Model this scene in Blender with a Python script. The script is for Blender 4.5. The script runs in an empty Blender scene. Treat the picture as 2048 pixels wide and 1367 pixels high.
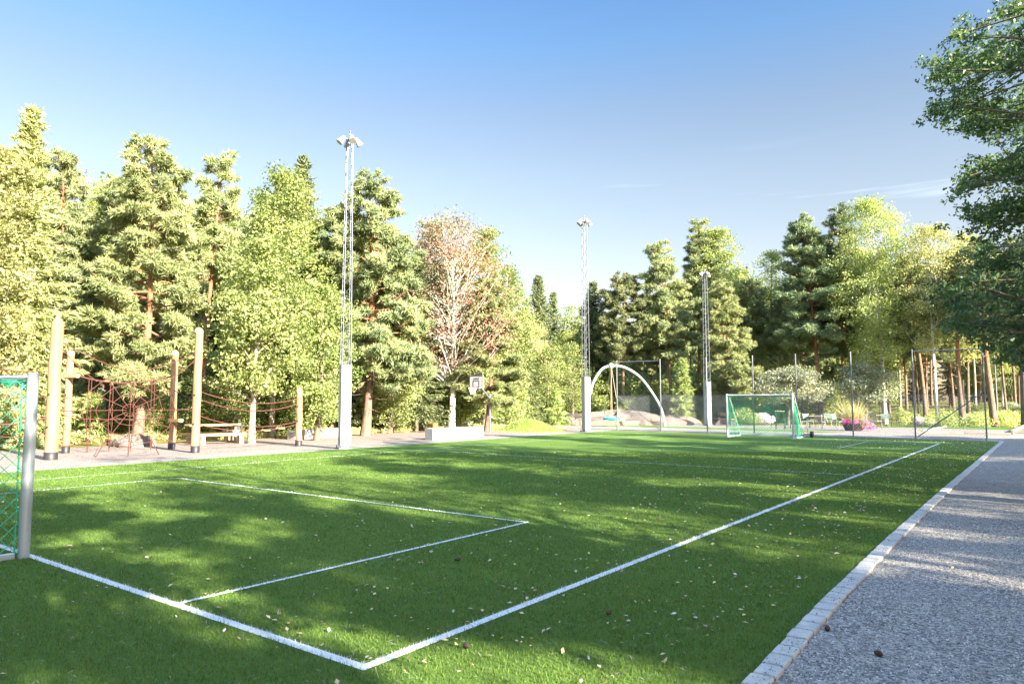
import bpy, math, random
import numpy as np
R = math.radians
scene = bpy.context.scene
COL = scene.collection
# ------------------------------------------------------------------ camera model
# World frame: the pitch's long side is +Y, its short side +X, the camera stands over the origin.
F, H = 1423.0, 1.72
PH = math.atan(117 / F)
YAW = R(37.0)
CY, SY = math.cos(YAW), math.sin(YAW)
def ray(px, py):
    u = (px - 1024) / F; v = (683.5 - py) / F
    return u, math.cos(PH) - v * math.sin(PH), math.sin(PH) + v * math.cos(PH)
def w(X, Y, z=0.0):
    return (X * CY - Y * SY, X * SY + Y * CY, z)
def gnd(px, py, z=0.0):
    u, dy, dz = ray(px, py); t = (z - H) / dz
    return w(u * t, dy * t, z)
def dep(px, py, d):
    u, dy, dz = ray(px, py); t = d / dy
    return w(u * t, d, H + dz * t)
def hgt(x, y):
    def ss(a, b, t):
        t = min(1, max(0, (t - a) / (b - a))); return t * t * (3 - 2 * t)
    return 1.5 * ss(54, 110, y) * ss(-45, -20, x) + 0.9 * ss(31, 60, -x) * ss(70, 40, y + 0) * 1.0

# ------------------------------------------------------------------ helpers
def tag(o, label=None, cat=None, group=None, kind=None):
    if label: o['label'] = label
    if cat: o['category'] = cat
    if group: o['group'] = group
    if kind: o['kind'] = kind
    return o
def empty(name, loc, label, cat, group=None, rz=0.0):
    o = bpy.data.objects.new(name, None); COL.objects.link(o)
    o.location = loc; o.rotation_euler = (0, 0, rz); o.empty_display_size = 0.3
    return tag(o, label, cat, group)
def link(name, me, mat, parent=None):
    o = bpy.data.objects.new(name, me); COL.objects.link(o)
    for m in (mat if isinstance(mat, (list, tuple)) else [mat]): me.materials.append(m)
    if parent: o.parent = parent
    return o
def npmesh(name, V, Fc, tint=None, smooth=False, midx=None):
    me = bpy.data.meshes.new(name)
    V = np.asarray(V, dtype=np.float32); Fc = np.asarray(Fc, dtype=np.int32)
    n, k = Fc.shape
    me.vertices.add(len(V)); me.vertices.foreach_set('co', V.ravel())
    me.loops.add(n * k); me.loops.foreach_set('vertex_index', Fc.ravel())
    me.polygons.add(n); me.polygons.foreach_set('loop_start', np.arange(0, n * k, k, dtype=np.int32))
    if smooth: me.polygons.foreach_set('use_smooth', np.ones(n, dtype=bool))
    if midx is not None: me.polygons.foreach_set('material_index', np.asarray(midx, dtype=np.int32))
    if tint is not None:
        a = me.attributes.new('tint', 'FLOAT', 'FACE'); a.data.foreach_set('value', np.asarray(tint, dtype=np.float32))
    me.update(calc_edges=True)
    return me

class MB:
    def __init__(s): s.v = []; s.f = []; s.sm = []
    def add(s, vs, fs, sm=False):
        b = len(s.v); s.v += [tuple(p) for p in vs]; s.f += [tuple(i + b for i in f) for f in fs]; s.sm += [sm] * len(fs)
    def box(s, c, d, rz=0.0, ch=0.0):
        hx, hy, hz = d[0] / 2, d[1] / 2, d[2] / 2
        ch = min(ch, hx * .45, hy * .45, hz * .45)
        cr, sr = math.cos(rz), math.sin(rz)
        if ch <= 0:
            P = [(x, y, z) for z in (-hz, hz) for x, y in ((-hx, -hy), (hx, -hy), (hx, hy), (-hx, hy))]
            Fs = [(3, 2, 1, 0), (4, 5, 6, 7), (0, 1, 5, 4), (1, 2, 6, 5), (2, 3, 7, 6), (3, 0, 4, 7)]
        else:
            def ring(a, b, z): return [(-a + ch, -b, z), (a - ch, -b, z), (a, -b + ch, z), (a, b - ch, z), (a - ch, b, z), (-a + ch, b, z), (-a, b - ch, z), (-a, -b + ch, z)]
            P = ring(hx - ch * .6, hy - ch * .6, -hz) + ring(hx, hy, -hz + ch) + ring(hx, hy, hz - ch) + ring(hx - ch * .6, hy - ch * .6, hz)
            Fs = [tuple(range(7, -1, -1)), tuple(range(24, 32))]
            for k in range(3):
                for i in range(8):
                    j = (i + 1) % 8; Fs.append((k * 8 + i, k * 8 + j, k * 8 + 8 + j, k * 8 + 8 + i))
        s.add([(c[0] + x * cr - y * sr, c[1] + x * sr + y * cr, c[2] + z) for x, y, z in P], Fs)
    def tube(s, pts, r, n=6, cap=True, sm=True):
        pts = [np.array(p, float) for p in pts]; m = len(pts)
        rs = r if isinstance(r, (list, tuple)) else [r] * m
        V = []; ref = None
        for i, p in enumerate(pts):
            t = pts[min(i + 1, m - 1)] - pts[max(i - 1, 0)]; t = t / (np.linalg.norm(t) + 1e-9)
            if ref is None: ref = np.array((1., 0, 0)) if abs(t[0]) < .8 else np.array((0, 1., 0))
            a = np.cross(t, ref); a /= np.linalg.norm(a) + 1e-9
            b = np.cross(t, a); ref = np.cross(a, t)
            for k in range(n):
                q = 2 * math.pi * k / n
                V.append(p + (a * math.cos(q) + b * math.sin(q)) * rs[i])
        Fs = []
        for i in range(m - 1):
            for k in range(n):
                j = (k + 1) % n; Fs.append((i * n + k, i * n + j, i * n + n + j, i * n + n + k))
        s.add(V, Fs, sm and n > 4)
        if cap and n > 2:
            s.add(V[:n], [tuple(range(n - 1, -1, -1))]); s.add(V[-n:], [tuple(range(n))])
    def lathe(s, c, prof, n=16, sm=True):
        V = []; Fs = []
        for r, z in prof:
            for k in range(n):
                q = 2 * math.pi * k / n; V.append((c[0] + r * math.cos(q), c[1] + r * math.sin(q), c[2] + z))
        for i in range(len(prof) - 1):
            for k in range(n):
                j = (k + 1) % n; Fs.append((i * n + k, i * n + j, i * n + n + j, i * n + n + k))
        s.add(V, Fs, sm)
        s.add(V[:n], [tuple(range(n - 1, -1, -1))]); s.add(V[-n:], [tuple(range(n))])
    def build(s, name, mat, parent=None):
        me = bpy.data.meshes.new(name); me.from_pydata(s.v, [], s.f)
        me.polygons.foreach_set('use_smooth', s.sm); me.update()
        return link(name, me, mat, parent)

# ------------------------------------------------------------------ materials
def newmat(name):
    m = bpy.data.materials.new(name); m.use_nodes = True
    nt = m.node_tree; nt.nodes.clear()
    out = nt.nodes.new('ShaderNodeOutputMaterial')
    return m, nt, out
def N(nt, t, **kw):
    n = nt.nodes.new(t)
    for k, v in kw.items(): setattr(n, k, v)
    return n
def ramp(nt, stops, fac):
    r = N(nt, 'ShaderNodeValToRGB'); e = r.color_ramp.elements
    while len(e) < len(stops): e.new(0.5)
    for el, (p, c) in zip(e, stops): el.position = p; el.color = (*c, 1)
    nt.links.new(fac, r.inputs[0]); return r.outputs[0]
def noise(nt, scale, detail=4, rough=.6, vec=None, dist=0.0):
    n = N(nt, 'ShaderNodeTexNoise'); n.inputs['Scale'].default_value = scale; n.inputs['Detail'].default_value = detail
    n.inputs['Roughness'].default_value = rough; n.inputs['Distortion'].default_value = dist
    if vec is not None: nt.links.new(vec, n.inputs['Vector'])
    return n.outputs['Fac']
def coords(nt, scale=(1, 1, 1), rot=(0, 0, 0)):
    tc = N(nt, 'ShaderNodeTexCoord'); mp = N(nt, 'ShaderNodeMapping')
    mp.inputs['Scale'].default_value = scale; mp.inputs['Rotation'].default_value = rot
    nt.links.new(tc.outputs['Object'], mp.inputs['Vector']); return mp.outputs['Vector']
def mixc(nt, fac, a, b, mode='MIX'):
    m = N(nt, 'ShaderNodeMix', data_type='RGBA', blend_type=mode)
    for i, v in ((0, fac), (6, a), (7, b)):
        if isinstance(v, (int, float)): m.inputs[i].default_value = v
        elif isinstance(v, tuple): m.inputs[i].default_value = (*v, 1)
        else: nt.links.new(v, m.inputs[i])
    return m.outputs[2]
def pbr(nt, out, col, rough=.7, metal=0.0, bump=None, bstr=.3, bdist=.01, spec=.4):
    b = N(nt, 'ShaderNodeBsdfPrincipled')
    if isinstance(col, tuple): b.inputs['Base Color'].default_value = (*col, 1)
    else: nt.links.new(col, b.inputs['Base Color'])
    if isinstance(rough, float): b.inputs['Roughness'].default_value = rough
    else: nt.links.new(rough, b.inputs['Roughness'])
    b.inputs['Metallic'].default_value = metal; b.inputs['Specular IOR Level'].default_value = spec
    if bump is not None:
        bn = N(nt, 'ShaderNodeBump'); bn.inputs['Strength'].default_value = bstr; bn.inputs['Distance'].default_value = bdist
        nt.links.new(bump, bn.inputs['Height']); nt.links.new(bn.outputs[0], b.inputs['Normal'])
    nt.links.new(b.outputs[0], out.inputs[0]); return b
def simple(name, c, rough=.6, metal=0.0, var=.25, scale=6, spec=.4):
    m, nt, out = newmat(name); v = coords(nt)
    n = noise(nt, scale, 5, .65, v)
    col = ramp(nt, [(.25, tuple(x * (1 - var) for x in c)), (.75, tuple(min(1, x * (1 + var * .5)) for x in c))], n)
    pbr(nt, out, col, rough, metal, noise(nt, scale * 6, 3, .6, v), .06, .002, spec); return m
def foliage(name, stops, trans=.3, rough=.55, hue=0.0):
    """leaf colour by leaf (tint attribute), by clump (noise) and by tree (object random)"""
    m, nt, out = newmat(name)
    a = N(nt, 'ShaderNodeAttribute', attribute_name='tint')
    oi = N(nt, 'ShaderNodeObjectInfo')
    c = ramp(nt, stops, a.outputs['Fac'])
    hsv = N(nt, 'ShaderNodeHueSaturation'); nt.links.new(c, hsv.inputs['Color'])
    mr = N(nt, 'ShaderNodeMapRange'); mr.inputs['To Min'].default_value = .487 + hue; mr.inputs['To Max'].default_value = .499 + hue
    nt.links.new(oi.outputs['Random'], mr.inputs['Value']); nt.links.new(mr.outputs[0], hsv.inputs['Hue'])
    mv = N(nt, 'ShaderNodeMapRange'); mv.inputs['To Min'].default_value = .8; mv.inputs['To Max'].default_value = 1.2
    nt.links.new(oi.outputs['Random'], mv.inputs['Value']); nt.links.new(mv.outputs[0], hsv.inputs['Value'])
    p = N(nt, 'ShaderNodeBsdfPrincipled'); p.inputs['Roughness'].default_value = rough; p.inputs['Specular IOR Level'].default_value = .35
    nt.links.new(hsv.outputs[0], p.inputs['Base Color'])
    t = N(nt, 'ShaderNodeBsdfTranslucent')
    tc = mixc(nt, 1.0, hsv.outputs[0], (1.2, 1.15, .6), 'MULTIPLY'); nt.links.new(tc, t.inputs['Color'])
    mx = N(nt, 'ShaderNodeMixShader'); mx.inputs[0].default_value = trans
    nt.links.new(p.outputs[0], mx.inputs[1]); nt.links.new(t.outputs[0], mx.inputs[2]); nt.links.new(mx.outputs[0], out.inputs[0])
    return m

GM = 1.5
def g(*s): return [(p, (c[0] * GM, c[1] * GM, c[2] * GM * 1.7 + .010)) for p, c in s]
MAT = {}
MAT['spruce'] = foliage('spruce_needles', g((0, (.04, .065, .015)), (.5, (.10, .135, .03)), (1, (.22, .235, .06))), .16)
MAT['spruce_gold'] = foliage('golden_spruce_needles', g((0, (.09, .12, .025)), (.5, (.215, .24, .055)), (1, (.38, .37, .12))), .25)  # yellower, paler needles than the other spruces
MAT['pine'] = foliage('pine_needles', g((0, (.06, .09, .025)), (.5, (.155, .19, .048)), (1, (.32, .33, .095))), .14)
MAT['pine_pale'] = foliage('pale_pine_needles', g((0, (.085, .125, .028)), (.5, (.205, .245, .06)), (1, (.37, .38, .115))), .18)
MAT['pine_blue'] = foliage('bluish_pine_needles', g((0, (.05, .085, .028)), (.5, (.12, .17, .048)), (1, (.26, .29, .085))), .12)
MAT['leaf'] = foliage('broad_leaves', g((0, (.065, .10, .018)), (.5, (.15, .20, .036)), (1, (.30, .32, .07))), .38)
MAT['leaf_yellow'] = foliage('yellow_green_leaves', g((0, (.10, .15, .026)), (.5, (.205, .265, .055)), (1, (.37, .39, .10))), .40)
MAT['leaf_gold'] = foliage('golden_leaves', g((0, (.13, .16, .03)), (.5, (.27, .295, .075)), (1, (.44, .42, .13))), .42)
MAT['leaf_rust'] = foliage('rust_leaves', g((0, (.07, .09, .02)), (.4, (.15, .14, .04)), (.6, (.19, .11, .05)), (1, (.26, .08, .045))), .35)
MAT['leaf_dusty'] = foliage('dusty_leaves', g((0, (.08, .105, .04)), (.5, (.20, .235, .09)), (1, (.36, .37, .17))), .3)
MAT['oak'] = foliage('oak_leaves', g((0, (.03, .065, .018)), (.5, (.075, .14, .032)), (.9, (.15, .22, .05)), (1, (.40, .36, .05))), .33, .45)
MAT['shrub_pink'] = foliage('hydrangea_heads', g((0, (.12, .16, .05)), (.45, (.2, .24, .08)), (.6, (.55, .42, .36)), (1, (.7, .6, .52))), .2)
MAT['petunia'] = foliage('petunias', g((0, (.06, .12, .02)), (.55, (.12, .2, .03)), (.62, (.75, .05, .22)), (1, (.8, .12, .35))), .2)
MAT['fallen'] = foliage('fallen_leaf', g((0, (.22, .14, .06)), (.4, (.36, .28, .12)), (.8, (.42, .34, .09)), (1, (.5, .42, .26))), .2)
MAT['straw'] = foliage('dry_needles', g((0, (.16, .12, .06)), (1, (.36, .32, .17))), .1)
MAT['drygrass'] = foliage('dry_grass', g((0, (.12, .17, .03)), (.5, (.3, .32, .07)), (1, (.5, .45, .16))), .3)

def bark(name, stops, zscale=3.0, sc=14):
    m, nt, out = newmat(name); v = coords(nt, (1, 1, .22))
    n = noise(nt, sc, 6, .7, v, .6)
    pbr(nt, out, ramp(nt, stops, n), .85, 0, n, .9, .03, .2); return m
MAT['bark'] = bark('brown_bark', [(.3, (.06, .048, .035)), (.7, (.24, .20, .15))])
MAT['bark_pale'] = bark('pale_grey_bark', [(.3, (.16, .14, .10)), (.7, (.46, .42, .33))])
def pinebark():
    m, nt, out = newmat('pine_bark'); v = coords(nt, (1, 1, .25)); n = noise(nt, 13, 6, .7, v, .5)
    lo = ramp(nt, [(.3, (.07, .05, .038)), (.72, (.30, .22, .17))], n)
    hi = ramp(nt, [(.3, (.17, .08, .04)), (.72, (.42, .22, .125))], n)
    tc = N(nt, 'ShaderNodeTexCoord'); sp = N(nt, 'ShaderNodeSeparateXYZ'); nt.links.new(tc.outputs['Object'], sp.inputs[0])
    mr = N(nt, 'ShaderNodeMapRange'); mr.inputs['From Min'].default_value = 2.5; mr.inputs['From Max'].default_value = 5.5
    nt.links.new(sp.outputs[2], mr.inputs['Value'])
    pbr(nt, out, mixc(nt, mr.outputs[0], lo, hi), .85, 0, n, .9, .03, .2); return m
MAT['bark_pine'] = pinebark()
def birchbark():
    m, nt, out = newmat('birch_bark'); v = coords(nt, (1.2, 1.2, 3.2)); n = noise(nt, 2.6, 4, .6, v, .3)
    v2 = coords(nt, (1, 1, .4)); n2 = noise(nt, 9, 4, .6, v2)
    c = ramp(nt, [(.36, (.05, .045, .04)), (.43, (.62, .60, .55)), (1, (.78, .76, .70))], n)
    pbr(nt, out, mixc(nt, .25, c, ramp(nt, [(.3, (.35, .33, .30)), (.7, (.8, .78, .74))], n2), 'MULTIPLY'), .7, 0, n, .4, .01, .3); return m
MAT['bark_birch'] = birchbark()

# ------------------------------------------------------------------ foliage generators (numpy)
def unit(a): return a / (np.linalg.norm(a, axis=-1, keepdims=True) + 1e-9)
def cards(rng, C, out, L, Wd, up=.5, outw=.4, tri=False, axis=None, jit=1.0):
    """leaf-sized faces: C centres, out outward directions; returns V, F"""
    n = len(C); nr = unit(rng.normal(size=(n, 3)) * jit + out * outw + np.array([0, 0, up]))
    r = rng.normal(size=(n, 3)) if axis is None else axis + rng.normal(size=(n, 3)) * .35
    u = unit(r - nr * (r * nr).sum(1, keepdims=True)); v = np.cross(nr, u)
    s = (L * rng.uniform(.55, 1.5, size=(n, 1))); wd = s * Wd
    if tri:
        V = np.stack([C + v * wd * .5, C - v * wd * .5, C + u * s], 1).reshape(-1, 3)
        return V, np.arange(3 * n).reshape(n, 3)
    V = np.stack([C - u * s * .5, C + v * wd * .5 + u * s * .05 + nr * s * .08, C + u * s * .5, C - v * wd * .5 + u * s * .05 + nr * s * .08], 1).reshape(-1, 3)
    return V, np.arange(4 * n).reshape(n, 4)

def trunk_path(rng, h, lean, wob, n=10):
    p = [np.zeros(3)]; d = np.array(lean + (0,), float)
    ph = rng.uniform(0, 6.28, 4)
    for i in range(1, n + 1):
        t = i / n
        p.append(np.array([d[0] * t + wob * (math.sin(3 * t + ph[0]) - math.sin(ph[0])), d[1] * t + wob * (math.sin(2.6 * t + ph[1]) - math.sin(ph[1])), h * t]))
    return p
def at_path(p, t):
    x = t * (len(p) - 1); i = min(int(x), len(p) - 2); return p[i] + (p[i + 1] - p[i]) * (x - i)
def limb(mb, a, b, r0, r1, rng, sag=.12, n=4):
    a = np.array(a, float); b = np.array(b, float); L = np.linalg.norm(b - a)
    k = 4; j = rng.normal(size=3) * L * .06
    pts = [a + (b - a) * (i / k) + j * math.sin(math.pi * i / k) + np.array([0, 0, -sag * L * math.sin(math.pi * i / k)]) for i in range(k + 1)]
    mb.tube(pts, [r0 + (r1 - r0) * i / k for i in range(k + 1)], n, cap=False)

def gen_decid(seed, h, rad, base, leafL=.105, dens=1.0, prof='oval', trunk_r=.14, lean=(0, 0), mstyle=0, ncl=None, nlimb=26, spread=1.0):
    rng = np.random.default_rng(seed)
    path = trunk_path(rng, h * .93, lean, .16)
    tb = MB(); tb.tube(path, [trunk_r * (1.25 if i == 0 else 1) * (1 - .88 * i / 10) for i in range(11)], 8)
    ch = h - base
    K = ncl or int(40 * (rad * ch) ** .75 / 2.2 * dens) + 26
    t = rng.beta(1.15, 1.25, K)
    if prof == 'oval': Rr = np.sin(np.pi * np.clip(t * .86 + .12, 0, 1)) ** .7
    elif prof == 'cone': Rr = (1 - t * .9) ** .8 * np.clip(t * 6, .4, 1)
    else: Rr = np.sin(np.pi * np.clip(t * .8 + .18, 0, 1)) ** .55
    th = rng.uniform(0, 2 * np.pi, K)
    p1, p2, p3 = rng.uniform(0, 6.28, 3)
    lob = 1 + .22 * np.sin(3 * th + p1 + 4 * t) + .16 * np.sin(5 * th + p2 - 7 * t) + .12 * np.sin(17 * t + p3)
    rr = rad * Rr * lob * rng.uniform(0, 1, K) ** .42
    ax = np.array([at_path(path, min(1, (base + ch * a) / h)) for a in t])
    t = np.minimum(t, .95); C = np.stack([ax[:, 0] + rr * np.cos(th), ax[:, 1] + rr * np.sin(th), base + ch * t], 1)
    sz = rng.uniform(.24, .68, K) * (.75 + .12 * rad) * spread
    cnt = (rng.uniform(.6, 1.3, K) * 52 * dens * (sz / .5) ** 2 * (.15 / leafL) ** 1.75).astype(int) + 4
    idx = np.repeat(np.arange(K), cnt)
    P = np.clip(rng.normal(size=(len(idx), 3)), -1.7, 1.7); P *= sz[idx][:, None] * np.array([1, 1, .62]) * .62
    P = C[idx] + P
    out = unit(P - np.array([0, 0, base + ch * .45]) * 1.0 - np.stack([ax[idx, 0], ax[idx, 1], np.zeros(len(idx))], 1))
    V, Fc = cards(rng, P, out, leafL, .72, .45, .55)
    ctint = rng.uniform(.05, .9, K)
    tint = np.clip(ctint[idx] * .6 + rng.uniform(0, .45, len(idx)), 0, 1)
    for i in rng.permutation(K)[:nlimb]:
        r0 = math.hypot(C[i][0], C[i][1]); zt = max(base * .75, C[i][2] - r0 * rng.uniform(.5, 1.1))
        tt = min(.97, zt / h); rad0 = trunk_r * (1 - .88 * tt) * .45
        limb(tb, at_path(path, tt), C[i], max(.018, rad0), .010, rng, .08)
    return tb, V, Fc, tint

def gen_pine(seed, h, rad, base, dens=1.0, trunk_r=.16, lean=(0, 0), needle=.19, fork=0.0, open_=0.0):
    rng = np.random.default_rng(seed)
    path = trunk_path(rng, h, lean, .22)
    tb = MB(); tb.tube(path, [trunk_r * (1.3 if i == 0 else 1) * (1 - .88 * i / 10) for i in range(11)], 8)
    ch = h - base; C = []; A = []; S = []; z = base; sc = max(.85, h / 14)
    while z < h - .2:
        t = (z - base) / ch
        nb = int(rng.integers(3, 6)) if t < .85 else 3
        prof = min(1, .62 + t * 1.9) * (1.03 - t) ** .68
        a0 = rng.uniform(0, 6.28)
        for b in range(nb):
            if rng.uniform() < .10 + open_ and t < .85: continue
            th = a0 + b * 6.283 / nb + rng.normal() * .3
            Lb = rad * prof * rng.uniform(.6, 1.28) + .15
            rise = (-.10 + .62 * t + rng.normal() * .2) * Lb
            o = at_path(path, z / h); tip = o + np.array([math.cos(th) * Lb, math.sin(th) * Lb, rise])
            limb(tb, o, tip, max(.014, trunk_r * (1 - .86 * z / h) * .33), .008, rng, .05)
            k = max(1, int(Lb / .42))
            for q in range(k):
                f = 1 - .66 * (q / k) * rng.uniform(.8, 1.1)
                for s_ in range(1 if f > .9 else 2):
                    c = o + (tip - o) * f; side = rng.normal() * .34 * Lb * (1.12 - f)
                    C.append(c + np.array([-math.sin(th) * side, math.cos(th) * side, rng.normal() * .15 + .12]))
                    A.append((math.cos(th) * .8, math.sin(th) * .8, .55)); S.append(rng.uniform(.22, .44) * sc * (1 - .28 * t))
        z += rng.uniform(.30, .54) * sc * (1 - .45 * t)
    for q in range(7):
        C.append(at_path(path, 1) + np.array([rng.normal() * .06, rng.normal() * .06, -.16 * q])); A.append((0, 0, 1.6)); S.append(.09 + .022 * q)
    if fork:
        for q in range(16):
            C.append(at_path(path, 1) + np.array([fork * CY + rng.normal() * .12, fork * SY + rng.normal() * .12, -.10 - .2 * q])); A.append((0, 0, 1.6)); S.append(.12 + .018 * q)
    for b in range(12):                                        # dead twigs under the crown
        zz = base * rng.uniform(.45, 1); th = rng.uniform(0, 6.28); o = at_path(path, zz / h); Lb = rng.uniform(.5, 1.6)
        limb(tb, o, o + np.array([math.cos(th) * Lb, math.sin(th) * Lb, rng.uniform(-.3, .2)]), .014, .005, rng, .1, 3)
    C = np.array(C); A = np.array(A); S = np.array(S); K = len(C)
    nt_ = (rng.uniform(.7, 1.2, K) * 24 * dens * (S / .32) ** 1.7).astype(int) + 4; idx = np.repeat(np.arange(K), nt_)
    dd = unit(rng.normal(size=(len(idx), 3))) * rng.uniform(.25, 1, (len(idx), 1)) ** .5
    T = dd * S[idx][:, None] * np.array([1, 1, .52]) + C[idx]; TA = unit(A[idx] * .7 + dd * .8 + rng.normal(size=(len(idx), 3)) * .3)
    m = 9; j = np.repeat(np.arange(len(T)), m)
    ax = unit(TA[j] + rng.normal(size=(len(j), 3)) * .5)
    V, Fc = cards(rng, T[j] + rng.normal(size=(len(j), 3)) * .03, TA[j], needle, .19, .5, .3, True, ax * 2.2)
    ct = rng.uniform(.1, .8, K); tt = np.clip(ct[idx] * .6 + rng.uniform(0, .4, len(idx)), 0, 1)
    return tb, V, Fc, tt[j]

def gen_spruce(seed, h, rad, base, dens=1.0, trunk_r=.15, lean=(0, 0), droop=.35):
    rng = np.random.default_rng(seed)
    path = trunk_path(rng, h, lean, .05)
    tb = MB(); tb.tube(path, [trunk_r * (1 - .93 * i / 10) for i in range(11)], 7)
    ch = h - base; C = []; A = []; z = base; sc = max(.75, h / 14)
    while z < h - .1:
        t = (z - base) / ch; nb = int(rng.integers(4, 7)); a0 = rng.uniform(0, 6.28)
        for b in range(nb):
            th = a0 + b * 6.283 / nb + rng.normal() * .25
            Lb = (rad * (1 - t) ** .85 + .07) * rng.uniform(.55, 1.2)
            o = at_path(path, z / h); dz = (-droop * (1 - t) + .30 * t) * Lb
            tip = o + np.array([math.cos(th) * Lb, math.sin(th) * Lb, dz])
            if Lb > .4: limb(tb, o, tip, .018, .006, rng, .10, 3)
            k = max(2, int(Lb / .17))
            for q in range(k):
                f = (q + .6) / k
                wd = .30 * Lb * (1 - f) + .05
                for s in (-1, 1):
                    sd = s * wd * rng.uniform(.1, 1)
                    C.append(o + (tip - o) * f + np.array([-math.sin(th) * sd, math.cos(th) * sd, -.10 * Lb * math.sin(math.pi * f) - abs(sd) * .3]))
                    A.append((math.cos(th) * .8, math.sin(th) * .8, -.75 * (1 - t) + .5 * t))
        z += rng.uniform(.30, .42) * sc * (1 - .4 * t)
    C = np.array(C); A = np.array(A); K = len(C)
    m = max(3, int(9 * dens)); j = np.repeat(np.arange(K), m)
    P = C[j] + rng.normal(size=(len(j), 3)) * np.array([.07, .07, .05])
    V, Fc = cards(rng, P, A[j], .20, .30, .5, .3, True, A[j] * 1.8)
    ct = rng.uniform(.1, .8, K)
    return tb, V, Fc, np.clip(ct[j] * .6 + rng.uniform(0, .4, len(j)), 0, 1)

PROTO = {}
def tree(kind, x, y, gen, args, leafmat, barkmat, name, label, cat='tree', group=None, rz=None, key=None):
    e = empty(name, (x, y, hgt(x, y) - .03), label, cat, group, rz if rz is not None else 0)
    tb, V, Fc, ti = gen(**args)
    t = tb.build('trunk', MAT[barkmat], e)
    c = link('crown', npmesh('crown', V, Fc, ti), MAT[leafmat], e)
    if key: PROTO.setdefault(key, []).append((t.data, c.data, args['h']))
    return e
def copy_tree(proto, x, y, h, name, label, cat, group, rng, wide=1.0):
    tm, cm, h0 = proto; s = h / h0
    e = empty(name, (x, y, hgt(x, y) - .03), label, cat, group, rng.uniform(0, 6.28)); e.scale = (s * wide, s * wide, s)
    for nm, me in (('trunk', tm), ('crown', cm)):
        o = bpy.data.objects.new(nm, me); COL.objects.link(o); o.parent = e
    return e

# ------------------------------------------------------------------ camera
cam = bpy.data.cameras.new('camera'); co = bpy.data.objects.new('camera', cam); COL.objects.link(co)
cam.sensor_width = 36; cam.lens = F / 2048 * 36; cam.clip_end = 3000; cam.clip_start = .05
co.location = (0, 0, H); co.rotation_euler = (math.pi / 2 + PH, 0, YAW); scene.camera = co

# ------------------------------------------------------------------ light
SUN_EL, SUN_AZ = R(24.5), R(-7)       # azimuth measured from +X towards +Y
sd = np.array([math.cos(SUN_EL) * math.cos(SUN_AZ), math.cos(SUN_EL) * math.sin(SUN_AZ), math.sin(SUN_EL)])
sl = bpy.data.lights.new('sun', 'SUN'); sl.energy = 4.5; sl.angle = R(.55); sl.color = (1, .89, .71)
so = bpy.data.objects.new('sun', sl); COL.objects.link(so)
from mathutils import Vector
so.rotation_euler = Vector(sd).to_track_quat('Z', 'Y').to_euler(); so.location = (40, -5, 30)
world = bpy.data.worlds.new('World'); scene.world = world; world.use_nodes = True
wn = world.node_tree; wn.nodes.clear()
sky = N(wn, 'ShaderNodeTexSky'); sky.sky_type = 'NISHITA'; sky.sun_disc = False
sky.sun_elevation = SUN_EL; sky.sun_rotation = math.pi / 2 - SUN_AZ
sky.air_density = 1.0; sky.dust_density = 1.2; sky.ozone_density = 1.6; sky.altitude = 50
bg = N(wn, 'ShaderNodeBackground'); bg.inputs['Strength'].default_value = .15
wo = N(wn, 'ShaderNodeOutputWorld')
# a faint cirrus streak low on the right
tc = N(wn, 'ShaderNodeTexCoord')
mp = N(wn, 'ShaderNodeMapping'); mp.inputs['Rotation'].default_value = (0, R(-10), R(20)); mp.inputs['Scale'].default_value = (1.2, 1.2, 16)
wn.links.new(tc.outputs['Generated'], mp.inputs[0])
nz = noise(wn, 1.6, 5, .55, mp.outputs[0], .3)
cr = ramp(wn, [(.62, (0, 0, 0)), (.82, (.16, .16, .16))], nz)
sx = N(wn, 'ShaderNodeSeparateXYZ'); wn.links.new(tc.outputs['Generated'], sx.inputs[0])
lowband = ramp(wn, [(0, (0, 0, 0)), (.20, (0, 0, 0)), (.27, (1, 1, 1)), (.33, (0, 0, 0))], sx.outputs[2])
crm = mixc(wn, 1.0, cr, lowband, 'MULTIPLY')
grad = ramp(wn, [(0, (.37, .285, .235)), (.20, (.355, .28, .23)), (.30, (.345, .285, .24)), (.38, (.305, .275, .25)), (.46, (.23, .28, .305)), (.58, (.168, .245, .32)), (.70, (.9, .9, .88)), (1, (1.5, 1.5, 1.4))], sx.outputs[2])  # sky dimmed in view; brightness added overhead, out of frame, to fill shade
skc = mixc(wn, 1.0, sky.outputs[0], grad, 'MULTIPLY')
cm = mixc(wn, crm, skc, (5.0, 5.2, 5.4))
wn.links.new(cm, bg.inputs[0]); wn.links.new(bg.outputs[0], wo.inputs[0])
scene.view_settings.view_transform = 'Standard'; scene.view_settings.look = 'None'
scene.view_settings.exposure = 2.72; scene.view_settings.gamma = 1.0
cy = scene.cycles
cy.use_adaptive_sampling = True; cy.adaptive_threshold = .012; cy.adaptive_min_samples = 16
cy.max_bounces = 5; cy.diffuse_bounces = 3; cy.glossy_bounces = 2; cy.transmission_bounces = 3; cy.transparent_max_bounces = 4
cy.use_denoising = True; cy.denoiser = 'OPENIMAGEDENOISE'; cy.denoising_input_passes = 'RGB_ALBEDO_NORMAL'; cy.denoising_prefilter = 'ACCURATE'; cy.sample_clamp_indirect = 6; cy.caustics_reflective = False; cy.caustics_refractive = False

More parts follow.
